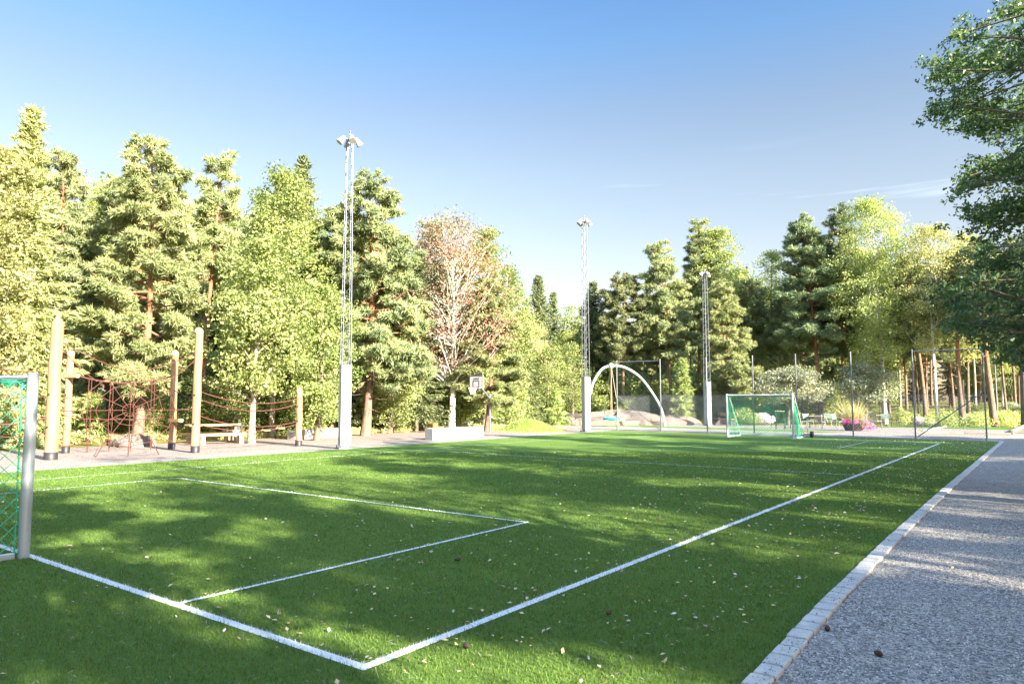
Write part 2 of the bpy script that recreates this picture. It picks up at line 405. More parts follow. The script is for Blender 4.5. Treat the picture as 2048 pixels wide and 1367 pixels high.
# ------------------------------------------------------------------ setting: ground sheets
def sheet(name, poly, z, mat, kind='structure'):
    me = bpy.data.meshes.new(name); me.from_pydata([(x, y, z) for x, y in poly], [], [tuple(range(len(poly)))]); me.update()
    if me.polygons[0].normal.z < 0: me.flip_normals()
    return tag(link(name, me, mat), kind=kind)
def ground_mat():
    m, nt, out = newmat('forest_floor'); v = coords(nt)
    a = noise(nt, .22, 5, .6, v); b = noise(nt, 3.5, 6, .7, v)
    c1 = ramp(nt, [(.35, (.10, .13, .03)), (.5, (.22, .22, .06)), (.62, (.34, .26, .13))], a)
    c2 = ramp(nt, [(.3, (.35, .35, .3)), (.7, (1, 1, 1))], b)
    pbr(nt, out, mixc(nt, .8, c1, c2, 'MULTIPLY'), .95, 0, b, .8, .08, .1); return m
nx, ny = 150, 130
gx = np.concatenate([np.linspace(-600, -100, 20), np.linspace(-95, 60, 100), np.linspace(80, 600, 20)])
gy = np.concatenate([np.linspace(-300, -40, 10), np.linspace(-35, 130, 100), np.linspace(150, 700, 20)])
VV = np.array([(x, y, hgt(x, y)) for y in gy for x in gx]); a_ = len(gx)
FF = np.array([(j * a_ + i, j * a_ + i + 1, (j + 1) * a_ + i + 1, (j + 1) * a_ + i) for j in range(len(gy) - 1) for i in range(a_ - 1)])
tag(link('ground', npmesh('ground', VV, FF, smooth=True), ground_mat()), kind='structure')

def gravel_mat(name, c0, c1, c2, sc, warm=None, bstr=1.0):
    m, nt, out = newmat(name); v = coords(nt)
    vo = N(nt, 'ShaderNodeTexVoronoi'); vo.inputs['Scale'].default_value = sc; nt.links.new(v, vo.inputs['Vector'])
    sp = N(nt, 'ShaderNodeSeparateColor'); nt.links.new(vo.outputs['Color'], sp.inputs[0])
    col = ramp(nt, [(0, c0), (.5, c1), (1, c2)], sp.outputs[0])
    n1 = noise(nt, .7, 4, .6, v)
    col = mixc(nt, ramp(nt, [(.35, (0, 0, 0)), (.7, (.55, .55, .55))], n1), col, warm or c2)
    n2 = noise(nt, sc * .25, 4, .7, v)
    col = mixc(nt, .5, col, ramp(nt, [(.3, (.55, .55, .55)), (.6, (1, 1, 1))], n2), 'MULTIPLY')
    pbr(nt, out, col, .85, 0, vo.outputs['Distance'], bstr, .012, .25); return m
GRAV = gravel_mat('grey_gravel', (.07, .066, .06), (.21, .198, .185), (.44, .41, .37), 48, (.29, .265, .24), .7)
SAND = gravel_mat('pinkish_sand', (.10, .08, .075), (.24, .195, .175), (.40, .33, .295), 34, (.31, .255, .225), .7)
PLAZA = gravel_mat('pale_gravel', (.10, .095, .09), (.22, .205, .19), (.36, .335, .31), 34, (.29, .265, .24), .7)
sheet('gravel_yard', [(-60, 36.2), (14, 36.2), (14, 52.0), (-6, 52.0), (-20, 50.0), (-26, 43), (-29, 36.2)][1:] + [(-29, 36.2)], .004, PLAZA)
sheet('gravel_path', [(-1.62, -14), (4.2, -14), (4.2, 36.2), (-1.62, 36.2)], .006, GRAV)
sheet('playground_sand', [(-28.6, -6), (-21.6, -6), (-21.6, 36.2), (-28.6, 30)], .005, SAND)
sheet('gravel_strip', [(-21.6, -14), (-19.95, -14), (-19.95, 36.2), (-21.6, 36.2)], .005, GRAV)

def turf_mat(name='turf', blade=False):
    m, nt, out = newmat(name); v = coords(nt)
    a = noise(nt, .35, 4, .6, v); b = noise(nt, 60, 4, .75, v); c = noise(nt, 5, 4, .6, v)
    if blade:
        at = N(nt, 'ShaderNodeAttribute', attribute_name='tint')
        base = ramp(nt, [(0, (.072, .135, .028)), (.5, (.107, .192, .040)), (1, (.17, .25, .058))], at.outputs['Fac'])
    else:
        base = ramp(nt, [(.25, (.07, .13, .026)), (.5, (.10, .182, .036)), (.75, (.145, .225, .048))], b)
    base = mixc(nt, .5, base, ramp(nt, [(.3, (.75, .8, .7)), (.7, (1.15, 1.1, 1.1))], a), 'MULTIPLY')
    base = mixc(nt, .5, base, ramp(nt, [(.3, (.8, .8, .8)), (.7, (1.1, 1.1, 1.1))], c), 'MULTIPLY')
    if blade:
        p = N(nt, 'ShaderNodeBsdfPrincipled'); p.inputs['Roughness'].default_value = .6; p.inputs['Specular IOR Level'].default_value = .15; nt.links.new(base, p.inputs['Base Color'])
        t = N(nt, 'ShaderNodeBsdfTranslucent'); nt.links.new(mixc(nt, 1.0, base, (1.9, 1.35, .7), 'MULTIPLY'), t.inputs['Color'])
        mx = N(nt, 'ShaderNodeMixShader'); mx.inputs[0].default_value = .3
        nt.links.new(p.outputs[0], mx.inputs[1]); nt.links.new(t.outputs[0], mx.inputs[2]); nt.links.new(mx.outputs[0], out.inputs[0])
    else:
        pbr(nt, out, base, .85, 0, b, 1.0, .03, .12)
    return m
TURF = turf_mat()
KX = lambda y: float(np.interp(y, [0, 4.5, 6.4, 10, 16, 36], [-1.43, -1.50, -1.57, -1.63, -1.67, -1.67]))
sheet('turf', [(-19.95, -14), (-1.5, -14), (KX(0) - .06, 0), (KX(4.5) - .06, 4.5), (KX(6.4) - .06, 6.4), (KX(10) - .06, 10), (-1.73, 16), (-1.73, 36.2), (-19.95, 36.2)], .012, TURF)
WHITE_FIBRE = simple('white_fibre', (.58, .60, .60), .7, 0, .12, 40)
LINES = []          # rectangles x0,x1,y0,y1 in metres
def hline(x0, x1, y, wd): LINES.append((x0, x1, y - wd / 2, y + wd / 2))
def vline(x, y0, y1, wd): LINES.append((x - wd / 2, x + wd / 2, y0, y1))
XR, XL, Y0, Y1 = -3.60, -17.55, 3.20, 33.0
hline(XL, XR + .04, Y0, .08); hline(XL, XR, Y1, .07)
vline(XR, Y0 - .04, Y1, .08); vline(XL, Y0, Y1, .035)
hline(-15.45, -5.93, 8.25, .05); vline(-5.95, Y0 + .04, 8.225, .05); vline(-15.45, Y0 + .04, 8.27, .035)
hline(XL + .03, XR - .04, 17.9, .035)
hline(-15.45, -6.1, 27.6, .03); vline(-6.15, 27.6, Y1, .045); vline(-15.45, 27.6, Y1, .03)
lm = MB()
for i, (x0, x1, y0, y1) in enumerate(LINES):
    z = .016 + .0006 * i
    lm.add([(x0, y0, z), (x1, y0, z), (x1, y1, z), (x0, y1, z)], [(0, 1, 2, 3)])
tag(lm.build('pitch_markings', WHITE_FIBRE), kind='structure')

# grass fibres near the camera
rng = np.random.default_rng(5)
NB = 420000
Yc = (rng.uniform(math.sqrt(2.9), math.sqrt(24), NB)) ** 2
Xc = rng.uniform(-.76, .76, NB) * Yc
gx_, gy_ = Xc * CY - Yc * SY, Xc * SY + Yc * CY
ok = (gx_ < np.interp(gy_, [0, 4.5, 6.4, 10, 16, 36], [-1.43, -1.50, -1.57, -1.63, -1.67, -1.67]) - .068) & (gx_ > -19.9); gx_, gy_, Yc = gx_[ok], gy_[ok], Yc[ok]; n = len(gx_)
online = np.zeros(n, bool)
for x0, x1, y0, y1 in LINES: online |= (gx_ > x0) & (gx_ < x1) & (gy_ > y0) & (gy_ < y1)
hh = rng.uniform(.014, .032, n); wd = .0028 * (Yc / 4) ** .75
th = rng.uniform(0, 2 * np.pi, n); ln = np.abs(rng.normal(size=n)) * .014; la = rng.uniform(0, 2 * np.pi, n)
B = np.stack([gx_, gy_, np.full(n, .011)], 1); s_ = np.stack([np.cos(th) * wd, np.sin(th) * wd, np.zeros(n)], 1)
T_ = B + np.stack([np.cos(la) * ln, np.sin(la) * ln, hh], 1)
V = np.stack([B - s_, B + s_, T_], 1).reshape(-1, 3)
gm = npmesh('grass_blades', V, np.arange(3 * n).reshape(n, 3), rng.uniform(0, 1, n), midx=online.astype(int))
tag(link('turf_fibres', gm, [turf_mat('turf_blade', True), WHITE_FIBRE]), 'short green and white fibres standing up from the artificial pitch', 'grass', kind='stuff')

# fallen leaves and dry needles
def scatter(name, pts, L, Wd, matn, label, cat, tri=False, zoff=.03, tilt=.35, seed=1):
    rng = np.random.default_rng(seed); n = len(pts)
    C = np.concatenate([pts, np.full((n, 1), zoff)], 1) + np.stack([np.zeros(n), np.zeros(n), rng.uniform(0, .006, n)], 1)
    V, Fc = cards(rng, C, np.zeros((n, 3)), L, Wd, 1.0 / tilt, 0, False, np.stack([rng.normal(size=n) * 3, rng.normal(size=n) * 3, np.zeros(n)], 1), 1)
    return tag(link(name, npmesh(name, V, Fc, rng.uniform(0, 1, n)), MAT[matn]), label, cat, kind='stuff')
r = np.random.default_rng(11)
P = []
x = -1.9 - r.exponential(2.6, 2600); y = r.uniform(3, 36, 2600) ** 1.0; P.append(np.stack([x, y], 1))
P.append(np.stack([r.uniform(-19.5, -1.9, 900), r.uniform(1, 36, 900)], 1))
P.append(np.stack([r.uniform(-1.5, 1.0, 160), r.uniform(3, 30, 160)], 1))
P.append(np.stack([r.uniform(-8, -1.7, 900), r.uniform(28, 36.6, 900)], 1))
P = np.concatenate(P); P = P[P[:, 0] > -19.9]
scatter('fallen_leaves', P, .038, .62, 'fallen', 'small yellow and tan leaves fallen on the pitch and path', 'leaves', seed=3)
Y_ = r.uniform(1.7, 3.6, 2600) ** 2; X_ = r.uniform(-.74, .74, 2600) * Y_
P = np.stack([X_ * CY - Y_ * SY, X_ * SY + Y_ * CY], 1); P = P[(P[:, 0] < -1.8) & (P[:, 0] > -19)]
scatter('dry_pine_needles', P, .045, .06, 'straw', 'dry straw coloured pine needles lying on the turf', 'needles', seed=4, tilt=.2)

# stone kerb along the path: one row of pavers
KERB = simple('kerb_stone', (.43, .42, .40), .8, 0, .3, 9)
kb = MB(); y = -13.9; rr_ = random.Random(3)
while y < 36:
    L = .21
    kb.box((KX(y) + rr_.uniform(-.004, .004), y + L / 2, .0 + rr_.uniform(-.004, .003)), (.145, L - .022, .07), math.atan2(KX(y - .3) - KX(y + .5), .8), .008); y += L
tag(kb.build('kerb', KERB), kind='structure')
kg = MB(); yy = [-13.9, 0, 4.5, 6.4, 10, 16, 36]
for a, b in zip(yy[:-1], yy[1:]): kg.add([(KX(a) - .075, a, .0135), (KX(a) + .075, a, .0135), (KX(b) + .075, b, .0135), (KX(b) - .075, b, .0135)], [(0, 1, 2, 3)])
tag(kg.build('kerb_joint_sand', simple('joint_sand', (.07, .065, .06), .9)), kind='structure')

# grit on kerb and path
P = r.uniform(3, 16, 1300); P = np.stack([np.array([KX(q) for q in P]) + np.abs(r.normal(size=1300)) * -.05 + r.uniform(0, .09, 1300), P], 1)
scatter('grit', P, .011, .8, 'straw', 'tiny dark grit scattered over the pale kerb stones', 'grit', seed=6, zoff=.032)
bpy.data.objects['grit'].data.materials.clear(); bpy.data.objects['grit'].data.materials.append(simple('dark_grit', (.06, .055, .05), .9))

# loose stones on the path
rng = np.random.default_rng(15); n = 52000
Ys = rng.uniform(math.sqrt(3.2), math.sqrt(14), n) ** 2; xs = rng.uniform(-1.52, 1.2, n)
ok = (xs > np.interp(Ys, [0, 4.5, 6.4, 10, 16], [-1.36, -1.43, -1.50, -1.56, -1.6])); xs, Ys = xs[ok], Ys[ok]; n = len(xs)
O = np.array([(1, 0, 0), (0, 1, 0), (-1, 0, 0), (0, -1, 0), (0, 0, 1)], float)
sx_ = rng.uniform(.004, .012, (n, 1)); sy_ = sx_ * rng.uniform(.5, .9, (n, 1)); th = rng.uniform(0, 6.28, n)
V = O[None] * np.stack([sx_, sy_, sx_ * .75], 2) * rng.uniform(.7, 1.25, (n, 5, 1))
c_, s_ = np.cos(th)[:, None], np.sin(th)[:, None]
V = np.stack([V[..., 0] * c_ - V[..., 1] * s_, V[..., 0] * s_ + V[..., 1] * c_, V[..., 2]], 2) + np.stack([xs, Ys, np.full(n, .005)], 1)[:, None]
Fc = (np.arange(n)[:, None, None] * 5 + np.array([(0, 1, 4), (1, 2, 4), (2, 3, 4), (3, 0, 4)])[None]).reshape(-1, 3)
mm, nt, out = newmat('stone_chips'); at = N(nt, 'ShaderNodeAttribute', attribute_name='tint')
pbr(nt, out, ramp(nt, [(0, (.03, .03, .03)), (.35, (.11, .107, .103)), (.75, (.34, .325, .30)), (1, (.60, .54, .48))], at.outputs['Fac']), .8)
tag(link('loose_gravel', npmesh('loose_gravel', V.reshape(-1, 3), Fc, np.repeat(rng.uniform(0, 1, n), 4)), mm), 'loose grey and pinkish stone chips on the gravel path', 'gravel', kind='stuff')

# lawn behind the far fence and verge by the yard
LAWN = turf_mat('lawn')
sheet('lawn', [(-33, 44.0), (-10, 40.6), (-9, 42.4), (-33, 47.5)], .010, LAWN)
sheet('verge', [(-9, 51.9), (14, 49.0), (14, 56), (-9, 56)], .018, LAWN)
# ------------------------------------------------------------------ metals and paints
GALV = simple('galvanised_steel', (.19, .21, .24), .42, .55, .22, 5)
ALU = simple('brushed_aluminium', (.36, .41, .45), .40, .4, .15, 5)
WHITE = simple('white_paint', (.42, .46, .47), .45, 0, .08, 4)
CREAM = simple('weathered_white_sheet', (.34, .37, .385), .55, 0, .14, 2.5)
DARK = simple('dark_steel', (.035, .035, .04), .5, .2)
BLACK = simple('black_paint', (.02, .02, .02), .5)
CONC = simple('pale_concrete', (.32, .335, .345), .85, 0, .14, 5)
RED = simple('red_rope', (.10, .032, .026), .8, 0, .2, 40)
TAN = simple('tan_rope', (.45, .36, .25), .85, 0, .2, 40)
GREEN_NET = simple('green_net', (.03, .36, .19), .6, 0, .15, 20)
YEL = simple('yellow_clip', (.75, .55, .03), .5)
ORANGE = simple('orange_paint', (.75, .16, .06), .5)
def wood(name, a, b, axis='z', sc=6):
    m, nt, out = newmat(name)
    s = {'z': (1, 1, .06), 'x': (.06, 1, 1), 'y': (1, .06, 1)}[axis]
    v = coords(nt, s); n = noise(nt, sc, 6, .65, v, 1.2); n2 = noise(nt, 1.4, 3, .6, coords(nt, (1, 1, .5)))
    c = ramp(nt, [(.3, a), (.7, b)], n)
    c = mixc(nt, .45, c, ramp(nt, [(.35, (.62, .55, .5)), (.65, (1.1, 1.08, 1.05))], n2), 'MULTIPLY')
    pbr(nt, out, c, .65, 0, n, .35, .01, .3); return m
POLEW = wood('peeled_timber', (.24, .12, .06), (.47, .30, .18))
PLANK = wood('oiled_plank', (.50, .34, .15), (.70, .52, .28), 'x')
GREYW = wood('weathered_timber', (.26, .21, .17), (.48, .42, .35), 'x')
TIMBER = wood('brown_sleeper', (.20, .12, .08), (.38, .26, .19), 'x')

# ------------------------------------------------------------------ nets
def clip(poly, p, d):
    t0, t1 = -1e9, 1e9; n = len(poly)
    for i in range(n):
        a = poly[i]; b = poly[(i + 1) % n]; nx_, ny_ = -(b[1] - a[1]), b[0] - a[0]
        den = nx_ * d[0] + ny_ * d[1]; num = nx_ * (a[0] - p[0]) + ny_ * (a[1] - p[1])
        if abs(den) < 1e-12:
            if num > 0: return None
            continue
        t = num / den
        if den > 0: t0 = max(t0, t)
        else: t1 = min(t1, t)
    return (t0, t1) if t1 - t0 > 1e-3 else None
def net(mb, poly, fmap, sp, r, dirs=((1, 1), (1, -1)), step=.25, n=3, keep=None):
    """poly: convex CCW 2-D outline; fmap maps (u,v) to 3-D; lines every sp metres along two directions"""
    for d in dirs:
        L = math.hypot(*d); d = (d[0] / L, d[1] / L); nr = (-d[1], d[0])
        vals = [p[0] * nr[0] + p[1] * nr[1] for p in poly]; k = math.floor(min(vals) / sp) + 1
        while k * sp < max(vals):
            p = (nr[0] * k * sp, nr[1] * k * sp); c = clip(poly, p, d); k += 1
            if not c: continue
            m = max(1, int((c[1] - c[0]) / step))
            mb.tube([fmap(p[0] + d[0] * (c[0] + (c[1] - c[0]) * i / m), p[1] + d[1] * (c[0] + (c[1] - c[0]) * i / m)) for i in range(m + 1)], r, n, cap=False, sm=False)

# ------------------------------------------------------------------ football goals
def goal(x0, yb, sgn, label, post_mat, net_r, sp, post_r, D=1.5, TD=.35, clips=True, netlab=None):
    """posts at x0 and x0-3; net runs towards sgn*Y; local origin at right post base"""
    e = empty('football_goal', (x0, yb, .012), label, 'goal')
    W, Ht = 3.0, 2.0
    for xx in (0, -W):
        p = MB(); sx, sy = post_r * .9, post_r * 1.0
        ring = [(sx * math.cos(q) , sy * math.sin(q)) for q in [2 * math.pi * k / 16 for k in range(16)]]
        V = [(xx + a, b, z) for z in (0, Ht + .015) for a, b in ring]
        p.add(V, [(k, (k + 1) % 16, 16 + (k + 1) % 16, 16 + k) for k in range(16)], True)
        p.add(V[16:], [tuple(range(16))]); p.add(V[:16], [tuple(range(15, -1, -1))])
        p.build('post', post_mat, e)
    c = MB(); c.tube([(-W + post_r * .9, 0, Ht - .05), (-post_r * .9, 0, Ht - .05)], post_r * .85, 14); c.build('crossbar', post_mat, e)
    for xx in (0, -W):
        b = MB()
        b.box((xx, sgn * (D / 2 + post_r), .035), (.06, D - .06, .07), 0, .008)
        b.tube([(xx, sgn * post_r, Ht - .03), (xx, sgn * TD, Ht - .04), (xx, sgn * (TD + .04), Ht - .12), (xx, sgn * D, .08)], .014, 6)
        b.build('side_frame', post_mat, e)
    b = MB(); b.box((-W / 2, sgn * (D + .05), .06), (W + .06, .11, .12), 0, .01); b.build('rear_bar', WHITE if post_mat is WHITE else post_mat, e)
    nm = MB(); rg = random.Random(4); ph = [rg.uniform(0, 6) for _ in range(6)]
    L2 = math.hypot(D - TD, Ht - .1)
    def wob(u, v, a): return a * (math.sin(2.3 * u + ph[0]) * math.sin(1.9 * v + ph[1]) + .5 * math.sin(5 * u + ph[2] + 3 * v))
    def side(xx):
        def f(u, v): return (xx + wob(u, v, .03) * (1 if xx == 0 else -1) - (.03 if xx == 0 else -.03), sgn * u, v)
        return f
    for xx in (0, -W): net(nm, [(.05, .03), (D, .06), (TD, Ht - .06), (.05, Ht - .06)], side(xx), sp, net_r)
    def back(u, v):                    # v from the ground up along the sloping back
        t = v / L2; sag = math.sin(math.pi * min(1, max(0, t))) * .22
        return (-u, sgn * (D + (TD - D) * t - sag) + wob(u, v, .03), .05 + (Ht - .1) * t - sag * .2)
    net(nm, [(0.02, 0), (W - .02, 0), (W - .02, L2), (0.02, L2)], back, sp, net_r)
    def topf(u, v): return (-u, sgn * v, Ht - .05 - .10 * math.sin(math.pi * v / TD) - .02 * math.sin(3 * u))
    net(nm, [(0.02, .03), (W - .02, .03), (W - .02, TD), (.02, TD)], topf, sp, net_r)
    for xx in (-.04, -W + .04):
        nm.tube([(xx + wob(0, z, .03), sgn * (post_r * 1.2 + .015), z) for z in np.linspace(.05, Ht - .1, 14)], net_r * 1.8, 5)
    nm.tube([(-u, sgn * (post_r + .01), Ht - .12 - .01 * math.sin(u * 9)) for u in np.linspace(.04, W - .04, 20)], net_r * 1.8, 5)
    nm.build('net', GREEN_NET, e)
    if clips:
        for z in np.linspace(.16, Ht - .2, 8):
            q = MB(); q.box((-.045, sgn * (post_r * 1.25 + .006), z), (.05, .022, .022), 0, .004); q.build('net_clip', YEL, e)
    return e
goal(-9.02, 3.12, -1, 'near silver football goal with green net cut off by the left edge', ALU, .0048, .105, .058)
fg = goal(-9.2, 33.05, 1, 'far white football goal with green net in front of the tall fence', WHITE, .006, .10, .05, D=1.7, TD=.3, clips=False)
wb = MB(); wb.tube([(.30, 1.62, .16), (.42, 1.62, .16)], .14, 14); wb.build('wheel', DARK, fg)
wb = MB(); wb.tube([(.02, 1.62, .16), (.30, 1.62, .16)], .018, 6); wb.tube([(.20, 1.62, .12), (.18, 1.62, .42)], .014, 6); wb.build('wheel_arm', GALV, fg)

# ------------------------------------------------------------------ floodlight masts
def mast(px, py, toppx, label, depth):
    x, y, _ = gnd(px, py); top = dep(px, toppx, depth)[2]; rz = R(-25)
    e = empty('floodlight_mast', (x, y, 0), label, 'floodlight mast', 'lattice floodlight masts beside the pitch', rz)
    s, bh = .36, 3.0
    b = MB(); b.box((0, 0, .12 + (bh - .12) / 2), (s, s, bh - .12), 0, .006); b.build('base_cladding', CREAM, e)
    p = MB(); p.box((0, 0, .03), (.50, .50, .05), 0, .004)
    for a in (-1, 1):
        for c in (-1, 1): p.tube([(a * .21, c * .21, .05), (a * .21, c * .21, .14)], .018, 6)
    p.box((0, 0, .1), (.30, .30, .06)); p.build('base_plate', GALV, e)
    legs = []
    def cor(a, c, z):
        k = .155 + (.095 - .155) * (z - bh) / (top - bh); return (a * k, c * k, z)
    f = MB()
    for a in (-1, 1):
        for c in (-1, 1): f.tube([cor(a, c, bh - .02), cor(a, c, top)], .016, 6)
    f.build('lattice_legs', GALV, e)
    f = MB(); z = bh; k = 0; nn = 26; dz = (top - bh) / nn
    for k in range(nn):
        z0, z1 = bh + k * dz, bh + (k + 1) * dz
        cs = [(-1, -1), (1, -1), (1, 1), (-1, 1)]
        for i in range(4):
            A, B_ = cs[i], cs[(i + 1) % 4]
            if k % 2: A, B_ = B_, A
            f.tube([cor(*A, z0), cor(*B_, z1)], .007, 4, cap=False)
    f.build('lattice_bracing', GALV, e)
    f = MB(); f.tube([(-.28, 0, top + .05), (.28, 0, top + .05)], .025, 8); f.tube([(0, -.28, top + .05), (0, .28, top + .05)], .025, 8)
    f.box((0, 0, top + .01), (.22, .22, .03)); f.tube([(0, 0, top), (0, 0, top + .32)], .02, 6); f.lathe((0, 0, top + .30), [(.02, 0), (.04, .03), (.04, .06), (.01, .09)], 8)
    f.build('lamp_bracket', GALV, e)
    for q in range(4):
        th = q * math.pi / 2; d = np.array([math.cos(th), math.sin(th), 0]); c = d * .27 + np.array([0, 0, top + .03])
        aim = d * .62 + np.array([0, 0, -.78]); aim /= np.linalg.norm(aim)
        l = MB(); l.tube([c - aim * .12, c - aim * .10, c + aim * .02, c + aim * .15, c + aim * .20], [.04, .075, .09, .125, .13], 14)
        lo = l.build('floodlight', WHITE, e)
        l = MB(); l.tube([c + aim * .202, c + aim * .208], .118, 14); l.build('lens', simple('lamp_glass', (.25, .24, .22), .15) if 'lg' not in MAT else MAT['lg'], lo)
    return e
MAT['lg'] = simple('lamp_glass', (.25, .24, .22), .15)
mast(688, 897, 282, 'nearest and tallest looking lattice floodlight mast left of the pitch', 25.7)
mast(1172.5, 863, 450, 'middle lattice floodlight mast just left of the arched swing', 40.2)
mast(1416, 851, 548, 'farthest lattice floodlight mast behind the tall fence and left of the far goal', 48.9)

# ------------------------------------------------------------------ tall ball fence at the far end
FY = 37.0
e = empty('ball_fence', (-20.2, FY, 0), 'tall grey chain link ball fence across the far end of the pitch', 'fence')
fx = [0, 2.75, 5.45, 7.95, 10.1, 12.65, 15.25, 17.95]
FH = 4.02
for i, q in enumerate(fx):
    p = MB(); p.tube([(q, 0, -.05), (q, 0, FH)], .036, 10); p.lathe((q, 0, FH), [(.038, 0), (.038, .02), (.01, .035)], 8); p.build('post', GALV, e)
for a, b in ((0, 1), (6, 7)):
    p = MB(); p.tube([(fx[a], 0, FH - .06), (fx[b], 0, FH - .06)], .024, 8); p.build('top_rail', GALV, e)
p = MB(); p.tube([(fx[0] + .03, 0, 2.0), (fx[1] - .05, 0, .08)], .02, 8); p.build('brace', GALV, e)
p = MB(); p.tube([(fx[6] + .08, 0, .08), (fx[7] - .03, 0, 2.1)], .024, 8); p.build('brace', GALV, e)
m_ = MB(); net(m_, [(.02, .04), (17.93, .04), (17.93, 2.02), (.02, 2.02)], lambda u, v: (u, .045 + .01 * math.sin(u * 1.3), v), .10, .0048, step=1.2)
m_.build('chain_link', simple('zinc_wire', (.34, .37, .40), .5, .3), e)
m_ = MB()
for z in (2.02, 2.95, 3.9): m_.tube([(u, .045, z + .02 * math.cos(u * 2.3)) for u in np.linspace(0, 17.95, 24)], .005, 4, cap=False)
m_.build('tension_wire', DARK, e)
m_ = MB(); net(m_, [(.02, 2.03), (17.93, 2.03), (17.93, 3.9), (.02, 3.9)], lambda u, v: (u, .045, v), .20, .0022, step=1.5)
m_.build('upper_netting', simple('green_twine', (.04, .10, .08), .8), e)

# ------------------------------------------------------------------ rope climbing frame
poles = [gnd(101, 919), gnd(131, 906), gnd(343, 898), gnd(390, 905), gnd(597, 892)]
deps = [20.94, 23.5, 25.6, 23.95, 27.0]; tops = [628, 700, 700, 655, 775]; pr = [.172, .112, .118, .132, .118]
base = np.array(poles[0])
cf = empty('rope_climbing_frame', tuple(base), 'climbing frame of peeled timber poles strung with red ropes', 'climbing frame')
PL = []
for i, (p, d, t, r_) in enumerate(zip(poles, deps, tops, pr)):
    z = dep(0, t, d)[2]; q = np.array(p) - base; PL.append((q, z)); rg = np.random.default_rng(i)
    b = MB(); ns = 16; rings = 7
    V = []
    for k in range(rings + 1):
        zz = .22 + (z - .22) * k / rings; rad = r_ * (1.04 - .08 * k / rings) * (1 + rg.normal() * .012)
        dx, dy = rg.normal(size=2) * .012
        for a in range(ns):
            an = 6.283 * a / ns; zc = zz
            if k == rings: zc = zz - r_ * (1.1 - 1.1 * math.cos(an - R(160 if i else 0))) * (.9 if i else 0)
            V.append((q[0] + dx + rad * math.cos(an), q[1] + dy + rad * math.sin(an), zc - (.28 if (k == rings and i == 0) else 0)))
    Fs = [(k * ns + a, k * ns + (a + 1) % ns, (k + 1) * ns + (a + 1) % ns, (k + 1) * ns + a) for k in range(rings) for a in range(ns)]
    b.add(V, Fs, True)
    if i == 0:
        b.add(V[-ns:] + [(q[0], q[1], z + .02)], [(a, (a + 1) % ns, ns) for a in range(ns)])
    else: b.add(V[-ns:], [tuple(range(ns))])
    po = b.build('pole', POLEW, cf)
    s = MB(); s.lathe((q[0], q[1], 0), [(r_ * 1.06, 0), (r_ * 1.06, .225), (r_ * .9, .235)], 14); s.build('metal_shoe', DARK, po)
    for zz in (1.9 - .4 * (i > 3), .95):
        s = MB(); s.tube([(q[0] + r_ * .5, q[1] - r_ * .95, zz), (q[0] + r_ * .55, q[1] - r_ * 1.05, zz)], .03, 8); s.build('bolt', DARK, po)
def rope(pa, pb, sag, r=.017, n=14, name='rope', mat=None):
    a, b = np.array(pa, float), np.array(pb, float); m = MB()
    m.tube([a + (b - a) * t + np.array([0, 0, -4 * sag * t * (1 - t)]) for t in np.linspace(0, 1, n)], r, 5)
    return m
def pp(i, z): return np.array([PL[i][0][0], PL[i][0][1], z])
# the spider web hangs between the tall poles; u runs from the first to the fourth
A0, A1 = pp(0, 0), pp(3, 0); U = A1 - A0; LU = np.linalg.norm(U); U = U / LU
def web(u, z): return A0 + U * u + np.array([0, 0, z])
cu, cz = LU * .505, 1.42
wbm = MB()
attach = [(0.1, 3.55), (0.1, 1.95), (.1, .55), (cu - .3, .12), (cu + 1.2, .08), (LU - .1, .35), (LU - .1, 1.5), (LU - .1, 3.55), (cu + .1, 2.45)]
rg = np.random.default_rng(8)
ang = [2 * math.pi * k / 12 for k in range(12)]
for R0 in (.20, .50, .85, 1.2):
    pts = []
    for k in range(12 + 1):
        a = ang[k % 12]; pts.append(web(cu + R0 * 1.12 * math.cos(a), cz + R0 * .95 * math.sin(a) ))
    wbm.tube(pts, .011, 5)
for a in ang:
    wbm.tube([web(cu + .1 * math.cos(a), cz + .1 * math.sin(a)), web(cu + 1.34 * math.cos(a), cz + 1.14 * math.sin(a))], .010, 5)
wbm.build('spider_net', RED, cf)
top = MB()
def addrope(a, b, sag, r=.014):
    a, b = np.array(a, float), np.array(b, float)
    top.tube([a + (b - a) * t + np.array([0, 0, -4 * sag * t * (1 - t)]) for t in np.linspace(0, 1, 14)], r, 5)
addrope(pp(0, 3.55), web(cu, 2.62), .12); addrope(web(cu, 2.62), pp(3, 3.35), .12)
addrope(pp(0, 3.45), web(cu - .95, 2.3), .1); addrope(web(cu + .95, 2.3), pp(3, 3.2), .1)
addrope(pp(0, 1.45), web(cu - 1.34, cz), .02); addrope(web(cu + 1.34, cz), pp(3, 1.5), .02)
addrope(pp(0, .4), web(cu - .9, .6), .1); addrope(web(cu + .9, .6), pp(3, .25), .1)
addrope(web(cu, .35), web(cu, 0), 0); addrope(web(cu - .65, .5), web(cu - .9, 0), 0); addrope(web(cu + .65, .5), web(cu + .9, 0), 0)
# second curtain between the shorter poles with paired hanging ropes
B0, B1 = pp(1, 0), pp(2, 0)
def cur(t, z): return B0 + (B1 - B0) * t + np.array([0, 0, z])
def topz(t): return 2.62 - 4 * .30 * t * (1 - t)
top.tube([cur(t, topz(t)) for t in np.linspace(0, 1, 16)], .024, 6)
for t in (.19, .39, .59, .79):
    for d in (-.012, .012): top.tube([cur(t + d, topz(t)), cur(t + d * 1.5, .9), cur(t, 0)], .012, 5)
top.tube([cur(t, 1.15 - .3 * t * (1 - t)) for t in np.linspace(0, 1, 8)], .014, 5)
